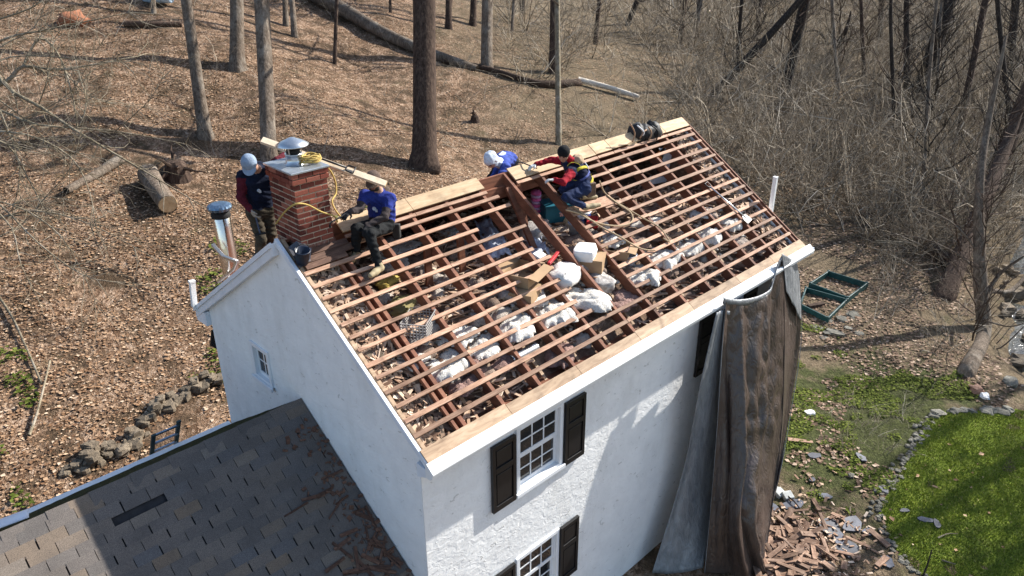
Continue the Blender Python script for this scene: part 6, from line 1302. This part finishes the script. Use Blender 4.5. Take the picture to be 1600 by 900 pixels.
def build_person(label, J, mats, face, head_up, hood=None, cat='person', hc=0.6, hand_dirs=None, sleeves=None, beard=False, collar=None):
    """J: joints pelvis, neck, head, shR elR wrR shL elL wrL hipR knR anR toR hipL knL anL toL"""
    B = Body(); g = {k_: np.array(v_, float) for k_, v_ in J.items()}; pel, nk, hd = g['pelvis'], g['neck'], g['head']
    sp = nk-pel; acr = nrm(g['shL']-g['shR']); hp = nrm(g['hipL']-g['hipR'])
    fw = nrm(np.cross(acr, sp))          # chest direction up to sign
    if fw@np.array(face) < 0: fw = -fw
    # torso
    B.cone(g['hipR']+nrm(sp)*.04, g['hipL']+nrm(sp)*.04, .115, .115, PANTS, .05, .005)
    mid = pel+sp*.38; ch = pel+sp*.72
    B.cone(pel+sp*.12-hp*.06, mid-acr*.06, .118, .118, SHIRT, .05, .007); B.cone(pel+sp*.12+hp*.06, mid+acr*.06, .118, .118, SHIRT, .05, .007)
    B.cone(mid-acr*.06, ch-acr*.085, .118, .118, SHIRT, .05, .007); B.cone(mid+acr*.06, ch+acr*.085, .118, .118, SHIRT, .05, .007)
    B.cone(g['shR'], g['shL'], .082, .082, SHIRT, .05, .005); B.cone(ch, nk, .115, .075, SHIRT, .04)
    B.cone(nk, hd-nrm(hd-nk)*.05, .058, .055, SKIN if collar is None else collar, .02)
    # head with jaw, nose, ears
    up = np.array(head_up, float); fc = np.array(face, float); fc = nrm(fc); up = nrm(up-fc*(up@fc)); rt = np.cross(fc, up)
    B.cone(hd+up*.035-fc*.022, hd+up*.03+fc*.02, .083, .078, HAIR, .03); B.cone(hd-up*.01+fc*.022, hd-up*.075+fc*.048, .068, .042, SKIN, .03); B.cone(hd+up*.03+fc*.032, hd-up*.02+fc*.034, .068, .066, SKIN, .03)
    B.cone(hd+fc*.095+up*.022, hd+fc*.112-up*.012, .010, .015, SKIN, .012)
    for sg in (1, -1):
        B.cone(hd+rt*sg*.078-fc*.006+up*.016, hd+rt*sg*.08-fc*.004-up*.022, .016, .013, SKIN, .008); B.ball(hd+fc*.092+rt*sg*.03+up*.026, .0115, DARK, .007)
    B.cone(hd+fc*.088-up*.05-rt*.02, hd+fc*.088-up*.05+rt*.02, .009, .009, BELT if beard else SKIN, .007)
    if beard: B.cone(hd-up*.075+fc*.05-rt*.03, hd-up*.075+fc*.05+rt*.03, .045, .045, HAIR, .02)
    if hood == 'down': B.cone(nk-fw*.07+nrm(sp)*.02-acr*.06, nk-fw*.07+nrm(sp)*.02+acr*.06, .06, .06, HOOD, .03, .007); B.cone(nk-fw*.11-acr*.03, nk-fw*.11+acr*.03, .06, .06, HOOD, .03, .007)
    if hood == 'up':
        B.cone(hd+up*.04-fc*.045, hd-up*.03-fc*.04, .105, .10, HOOD, .03, .005); B.cone(hd+up*.07-fc*.01, hd+up*.055+fc*.02, .085, .085, HOOD, .03, .005); B.cone(hd-up*.06-fc*.03, nk, .09, .085, HOOD, .03, .007)
    sl_t = sleeves if sleeves is not None else SLEEVE
    for s_ in 'RL':
        sh, el, wr = g['sh'+s_], g['el'+s_], g['wr'+s_]; B.cone(sh, sh+(el-sh)*.5, .078, .066, SHIRT if sleeves is None else sl_t, .04, .007); B.cone(sh+(el-sh)*.45, el, .062, .054, sl_t, .02, .007); B.cone(el, wr, .054, .038, sl_t, .02, .007)
        hd_ = (hand_dirs or {}).get(s_, (wr-el, (0, 0, -1))); hand(B, wr, hd_[0], hd_[1], GLOVE, 1 if s_ == 'R' else -1, hc, 1.06)
        hi_, kn, an, to = g['hip'+s_], g['kn'+s_], g['an'+s_], g['to'+s_]; B.cone(hi_, kn, .098, .070, PANTS, .04, .008); B.cone(kn, kn+(an-kn)*.35, .07, .066, PANTS, .02, .007); B.cone(kn+(an-kn)*.35, an, .066, .052, PANTS, .02, .008)
        ft = to-an; B.cone(an, an+nrm(an-kn)*.045, .052, .05, BOOT, .015); B.cone(an+nrm(an-kn)*.05-nrm(ft)*.03, an+nrm(an-kn)*.055+ft*.55, .045, .045, BOOT, .02); B.cone(an+nrm(an-kn)*.055+ft*.5, to+nrm(an-kn)*.058, .047, .036, BOOT, .02)
    me = B.mesh('person', mats); base = Vector((float(pel[0]), float(pel[1]), float(min(g['anR'][2], g['anL'][2]))-.06)); me.transform(Matrix.Translation(-base))
    o = link('person', me); o.location = base; WM[o.name] = Matrix.Translation(base); tag(o, label, 'person', 'roofing crew'); return o, g, fw, (hd, fc, up, rt)
def cap_on(o, h, mat, brim=True, r_=.098, squash=.8):
    hd, fc, up, rt = h; M = Matrix(((fc[0], rt[0], up[0], hd[0]+up[0]*.035-fc[0]*.006), (fc[1], rt[1], up[1], hd[1]+up[1]*.035-fc[1]*.006), (fc[2], rt[2], up[2], hd[2]+up[2]*.035-fc[2]*.006), (0, 0, 0, 1)))
    mb = MB(); mb.lathe([(r_*1.0, -.012), (r_*1.02, .01), (r_*.98, .04), (r_*.8, .078), (r_*.5, .1), (0, .108)], 24, M @ Matrix.Diagonal((1.12, 1.0, squash/.8, 1)))
    if brim:
        pts = []
        for i in range(9):
            a = -1.05+2.1*i/8; pts.append([M @ Vector((r_*1.08*math.cos(a)*1.02, r_*1.0*math.sin(a), .007)), M @ Vector((r_*1.1*math.cos(a)+.075*math.cos(a*.8), r_*.98*math.sin(a), -.014-.01*abs(math.sin(a))))])
        mb.grid(pts); mb.grid([[p+Vector(up)*-.005 for p in q] for q in pts])
    return mb.build('cap' if brim else 'beanie', mat, o, smooth=True)
def chest_mark(o, g, fw, mat, side=1, hgt=.68, s=.035):
    """small printed emblem on the chest"""
    nk, pel = g['neck'], g['pelvis']; acr = nrm(g['shL']-g['shR']); up = nrm(nk-pel); c = pel+(nk-pel)*hgt+fw*.128+acr*side*.075
    F_ = Matrix(((acr[0], up[0], fw[0], c[0]), (acr[1], up[1], fw[1], c[1]), (acr[2], up[2], fw[2], c[2]), (0, 0, 0, 1))); mb = MB()
    mb.lathe([(0, .006), (s*.6, .008), (s*.6, -.02)], 14, F_); mb.box(s*.2, s*.9, -s*1.1, -s*.2, -.02, .005, 0, F_); return mb.build('shirt_emblem', mat, o)
def cloth_mat(name, col, var=.3): return simple(name, col, .9, var=var, scale=16, bump=.5, bdist=.012, spec=.15)
M_skin = simple('skin', (.42, .24, .17), .55, var=.1, scale=12, bump=.05)
M_hairdark = simple('dark_hair', (.02, .015, .012), .8, var=.3, scale=40)
M_eye = simple('dark_eye', (.015, .012, .01), .3); M_lip = simple('lip', (.3, .13, .1), .5)
M_leather = simple('worn_leather', (.12, .07, .045), .7, var=.3, scale=12, bump=.3)
M_gl_b = cloth_mat('beige_glove', (.36, .31, .25)); M_gl_k = cloth_mat('black_glove', (.02, .02, .022)); M_gl_w = cloth_mat('white_glove', (.6, .6, .58))
M_bootb = simple('tan_boot', (.3, .24, .14), .75, var=.3, scale=10, bump=.3); M_bootd = simple('dark_boot', (.05, .04, .032), .7, var=.3)
M_mark = simple('pale_emblem_print', (.6, .66, .74), .7)
def mats(shirt, sleeve, pants, boot, glove, hood, hair=None): return [M_skin, shirt, sleeve, pants, boot, glove, hood, M_eye, M_lip, hair or M_hairdark]
A = at_y
def vv(p): return np.array(p, float)
# man behind the chimney
navy = cloth_mat('navy_vest', (.008, .012, .028)); maroon = cloth_mat('maroon_jacket', (.085, .012, .02)); olive = cloth_mat('olive_work_trousers', (.06, .05, .036))
J = dict(pelvis=V3(.155, 3.56, 7.12), neck=A(404, 266, 3.47), head=A(390, 257, 3.33), shR=A(380, 276, 3.56), elR=A(376, 308, 3.48), wrR=A(391, 328, 3.36), shL=A(428, 262, 3.55), elL=A(445, 244, 3.50), wrL=A(428, 252, 3.335),
         hipR=V3(.06, 3.56, 7.04), knR=V3(.07, 3.50, 6.70), anR=V3(.08, 3.66, 6.44), toR=V3(-.06, 3.52, 6.47), hipL=V3(.245, 3.56, 7.04), knL=V3(.25, 3.56, 6.72), anL=V3(.26, 3.74, 6.40), toL=V3(.18, 3.56, 6.46))
p1, g, fw, h = build_person('man in pale blue cap, navy vest and maroon sleeves bending behind the chimney', J, mats(navy, maroon, olive, M_bootd, M_gl_b, navy), (-.42, -.62, -.66), (-.3, -.35, .75), hood='down', sleeves=SLEEVE, hand_dirs={'R': ((.25, -.45, -.75), (.6, -.1, .2)), 'L': ((-.35, -.8, -.25), (0, -.2, -1))})
cap_on(p1, h, cloth_mat('pale_blue_cap', (.24, .30, .39), .2)); chest_mark(p1, g, fw, M_mark, -1, .6)
a = vv(J['wrR'])+V3(.03, -.06, -.07); o = thing('hammer', 'hammer hanging from the gloved hand beside the chimney', 'hammer', a); mb = MB(); hb = Vector(a)+Vector((.01, -.03, -.24)); mb.tube([Vector(a)+Vector((0, .01, .05)), hb], .012, 8); mb.build('hammer_handle', simple('blue_grip', (.05, .07, .12), .5), o); mb = MB(); mb.bar(hb+Vector((-.07, .02, -.01)), hb+Vector((.07, -.02, -.01)), .028, .028); mb.build('hammer_head', M_steel, o, bevel=.005)
# man sitting beside the chimney
blue = cloth_mat('royal_blue_shirt', (.022, .035, .19)); greys = cloth_mat('dark_grey_sleeve', (.045, .036, .036)); black = cloth_mat('black_trousers', (.012, .013, .014)); brownh = cloth_mat('brown_hood', (.1, .07, .055))
J = dict(pelvis=A(598, 347, 2.66), neck=A(594, 302, 2.58), head=A(584, 283, 2.54), shR=A(571, 306, 2.68), elR=A(561, 327, 2.56), wrR=A(546, 331, 2.46), shL=A(609, 311, 2.46), elL=A(601, 339, 2.32), wrL=A(574, 352, 2.36),
         hipR=A(590, 351, 2.68), knR=A(557, 357, 2.46), anR=A(556, 394, 2.52), toR=A(545, 405, 2.40), hipL=A(603, 354, 2.56), knL=A(577, 366, 2.26), anL=A(592, 414, 2.11), toL=A(577, 424, 2.02))
p2, g, fw, h = build_person('seated man in a blue shirt and black trousers right of the chimney', J, mats(blue, greys, black, M_bootb, M_gl_k, brownh), (-.72, -.55, -.35), (-.2, -.1, .9), hood='down', beard=True, hand_dirs={'R': ((-.85, -.35, -.1), (-.1, .2, -1)), 'L': ((-.8, -.1, -.5), (0, -.5, -.7))})
cap_on(p2, h, brownh, True); chest_mark(p2, g, fw, M_mark, -1, .62, .045)
c = vv(J['pelvis'])+V3(.11, -.15, -.07); mb = MB(); M = Matrix.Translation(c) @ Matrix.Rotation(R(35), 4, 'Z'); mb.prism([(-.06, -.15), (.04, -.18), (.07, -.02), (.06, .05), (-.06, .06)], 'x', -.035, .035); mb.v = [M @ Vector(q) for q in mb.v]; mb.build('tool_pouch', simple('grey_pouch', (.03, .028, .025), .8, var=.3, scale=20), p2, bevel=.015)
a = vv(J['wrR'])+V3(-.07, -.03, -.01); o = thing('pry_bar', 'dark pry bar in the seated man\'s black glove', 'pry bar', a); mb = MB(); mb.tube(smooth_path([Vector(a)+Vector((.05, .02, .02)), Vector(a)+Vector((-.1, -.02, -.005)), Vector(a)+Vector((-.24, -.03, -.03)), Vector(a)+Vector((-.27, -.03, -.06))], 8), .011, 6); mb.build('bar', M_steel, o)
mb = MB(); mb.bar(Vector(a)+Vector((-.27, -.03, -.06)), Vector(a)+Vector((-.275, -.03, -.10)), .03, .01, (1, 0, 0)); mb.build('claw', M_steel, o)
# man behind the ridge
jb = cloth_mat('blue_jacket', (.045, .075, .30)); wh = cloth_mat('white_hood', (.55, .60, .68), .15); dkp = cloth_mat('dark_trousers', (.02, .02, .024))
J = dict(pelvis=V3(4.84, 3.62, 6.80), neck=A(779, 254, 3.32), head=A(767, 251, 3.22), shR=A(784, 249, 3.50), elR=A(776, 266, 3.42), wrR=A(768, 280, 3.32), shL=A(790, 262, 3.15), elL=A(780, 279, 3.08), wrL=A(769, 285, 3.15),
         hipR=V3(4.82, 3.71, 6.74), knR=V3(4.46, 3.75, 6.42), anR=V3(4.86, 3.84, 6.36), toR=V3(5.0, 3.88, 6.30), hipL=V3(4.84, 3.53, 6.76), knL=V3(4.48, 3.52, 6.56), anL=V3(4.88, 3.58, 6.52), toL=V3(5.02, 3.6, 6.46))
p3, g, fw, h = build_person('man in white hood and blue jacket stooping behind the ridge', J, mats(jb, jb, dkp, M_bootd, cloth_mat('brown_glove', (.06, .045, .03)), wh), (-.62, -.25, -.72), (-.6, -.1, .6), hood='up', sleeves=SHIRT, collar=HOOD, hand_dirs={'R': ((-.4, -.2, -.8), (-.5, 0, .3)), 'L': ((-.5, .1, -.8), (-.5, 0, .3))})
bk = vv(J['neck'])+(vv(J['pelvis'])-vv(J['neck']))*.3; mb = MB(); M = frame(bk+V3(0, -.02, .135), z=(-.1, -.25, 1)) @ Matrix.Rotation(R(20), 4, 'Z'); mb.box(-.07, .07, -.035, .035, -.03, .004, 0, M); mb.build('jacket_print', M_mark, p3)
# kneeling man in a harness
red = cloth_mat('red_hoodie', (.26, .012, .022)); navyt = cloth_mat('navy_tee', (.010, .013, .035)); den = cloth_mat('navy_denim', (.018, .028, .07)); tanb = cloth_mat('tan_beanie_back', (.4, .29, .19))
J = dict(pelvis=A(917, 288, 2.02), neck=A(897, 254, 2.20), head=A(881, 241, 2.22), shR=A(884, 252, 2.42), elR=A(860, 250, 2.62), wrR=A(837, 257, 2.72), shL=A(893, 270, 2.06), elL=A(880, 285, 1.96), wrL=A(866, 281, 2.14),
         hipR=A(908, 285, 2.10), knR=A(880, 296, 2.26), anR=A(908, 306, 2.10), toR=A(926, 306, 2.04), hipL=A(914, 296, 1.93), knL=A(884, 308, 1.98), anL=A(912, 322, 1.86), toL=A(932, 318, 1.80))
p4, g, fw, h = build_person('kneeling man in red hoodie, black beanie and yellow safety harness', J, mats(navyt, red, den, M_bootb, M_gl_w, tanb), (-.86, -.35, -.4), (-.3, -.15, .85), hood='down', sleeves=SLEEVE, collar=SLEEVE, hand_dirs={'R': ((-.85, .25, -.25), (0, 0, -1)), 'L': ((-.8, .35, .1), (0, -.3, -1))})
cap_on(p4, h, cloth_mat('black_beanie', (.012, .012, .013)), False, .1)
bc = vv(J['pelvis']); nk = vv(J['neck']); acr = nrm(vv(J['shL'])-vv(J['shR'])); upv = nrm(nk-bc)
M_yel = cloth_mat('yellow_webbing', (.5, .4, .05)); M_har = cloth_mat('blue_webbing', (.1, .12, .3))
def ring(center, ax1, ax2, r1, r2, mat, w=.03): 
    mb = MB(); nn_ = np.cross(ax1, ax2); P = []
    for i in range(28):
        a_ = 2*math.pi*i/28; q = center+ax1*r1*math.cos(a_)+ax2*r2*math.sin(a_); P.append([Vector(q-nn_*w), Vector(q+nn_*w)])
    mb.grid(P, closed_u=True); o_ = mb.build('harness_strap', mat, p4, smooth=True); md_ = o_.modifiers.new('solid', 'SOLIDIFY'); md_.thickness = .006; return o_
ring(bc+(nk-bc)*.16, acr, fw, .198, .142, M_yel, .025); ring(bc+(nk-bc)*.55, nrm(acr+upv*.75), fw, .235, .148, M_yel, .024); ring(bc+(nk-bc)*.55, nrm(acr-upv*.75), fw, .235, .148, M_har, .028); ring(bc+(nk-bc)*.42, nrm(acr+upv*.15), fw, .206, .146, M_har, .02)
for sg in (1, -1): ring(vv(J['shL' if sg > 0 else 'shR'])*.55+nk*.45-upv*.06, nrm(upv), nrm(fw), .155, .13, M_yel, .02)
mb = MB(); c = bc+(nk-bc)*.66-fw*.155; mb.tube([Vector(c+acr*.04*math.cos(a_)+upv*.04*math.sin(a_)) for a_ in [i*.5236 for i in range(12)]], .008, 6, closed=True); mb.build('back_ring', M_mark, p4)
for i, (off, ln) in enumerate(((-.17, .2), (.18, .22))):
    c = bc+acr*off+(nk-bc)*.05; mb = MB(); M = Matrix.Translation(c+V3(.05, 0, -.03)) @ Matrix.Rotation(R(30+40*i), 4, 'Z'); mb.prism([(-.08, -ln/2), (.07, -ln/2-.02), (.09, ln/2), (-.08, ln/2)], 'x', -.04, .05); mb.v = [M @ Vector(q) for q in mb.v]; mb.build('tool_pouch', M_leather, p4, bevel=.015)
a = vv(J['wrR'])+V3(-.06, .02, -.02); o = thing('pry_bar', 'dark pry bar across the ridge in the kneeling man\'s white glove', 'pry bar', a); mb = MB(); mb.tube(smooth_path([A(839, 263, 2.72), A(826, 258, 2.78), A(812, 253, 2.95), A(806, 256, 3.02)], 8), .011, 6); mb.build('bar', M_steel, o); mb = MB(); mb.bar(A(806, 256, 3.02), A(803, 260, 3.04), .03, .012); mb.build('claw', M_steel, o)
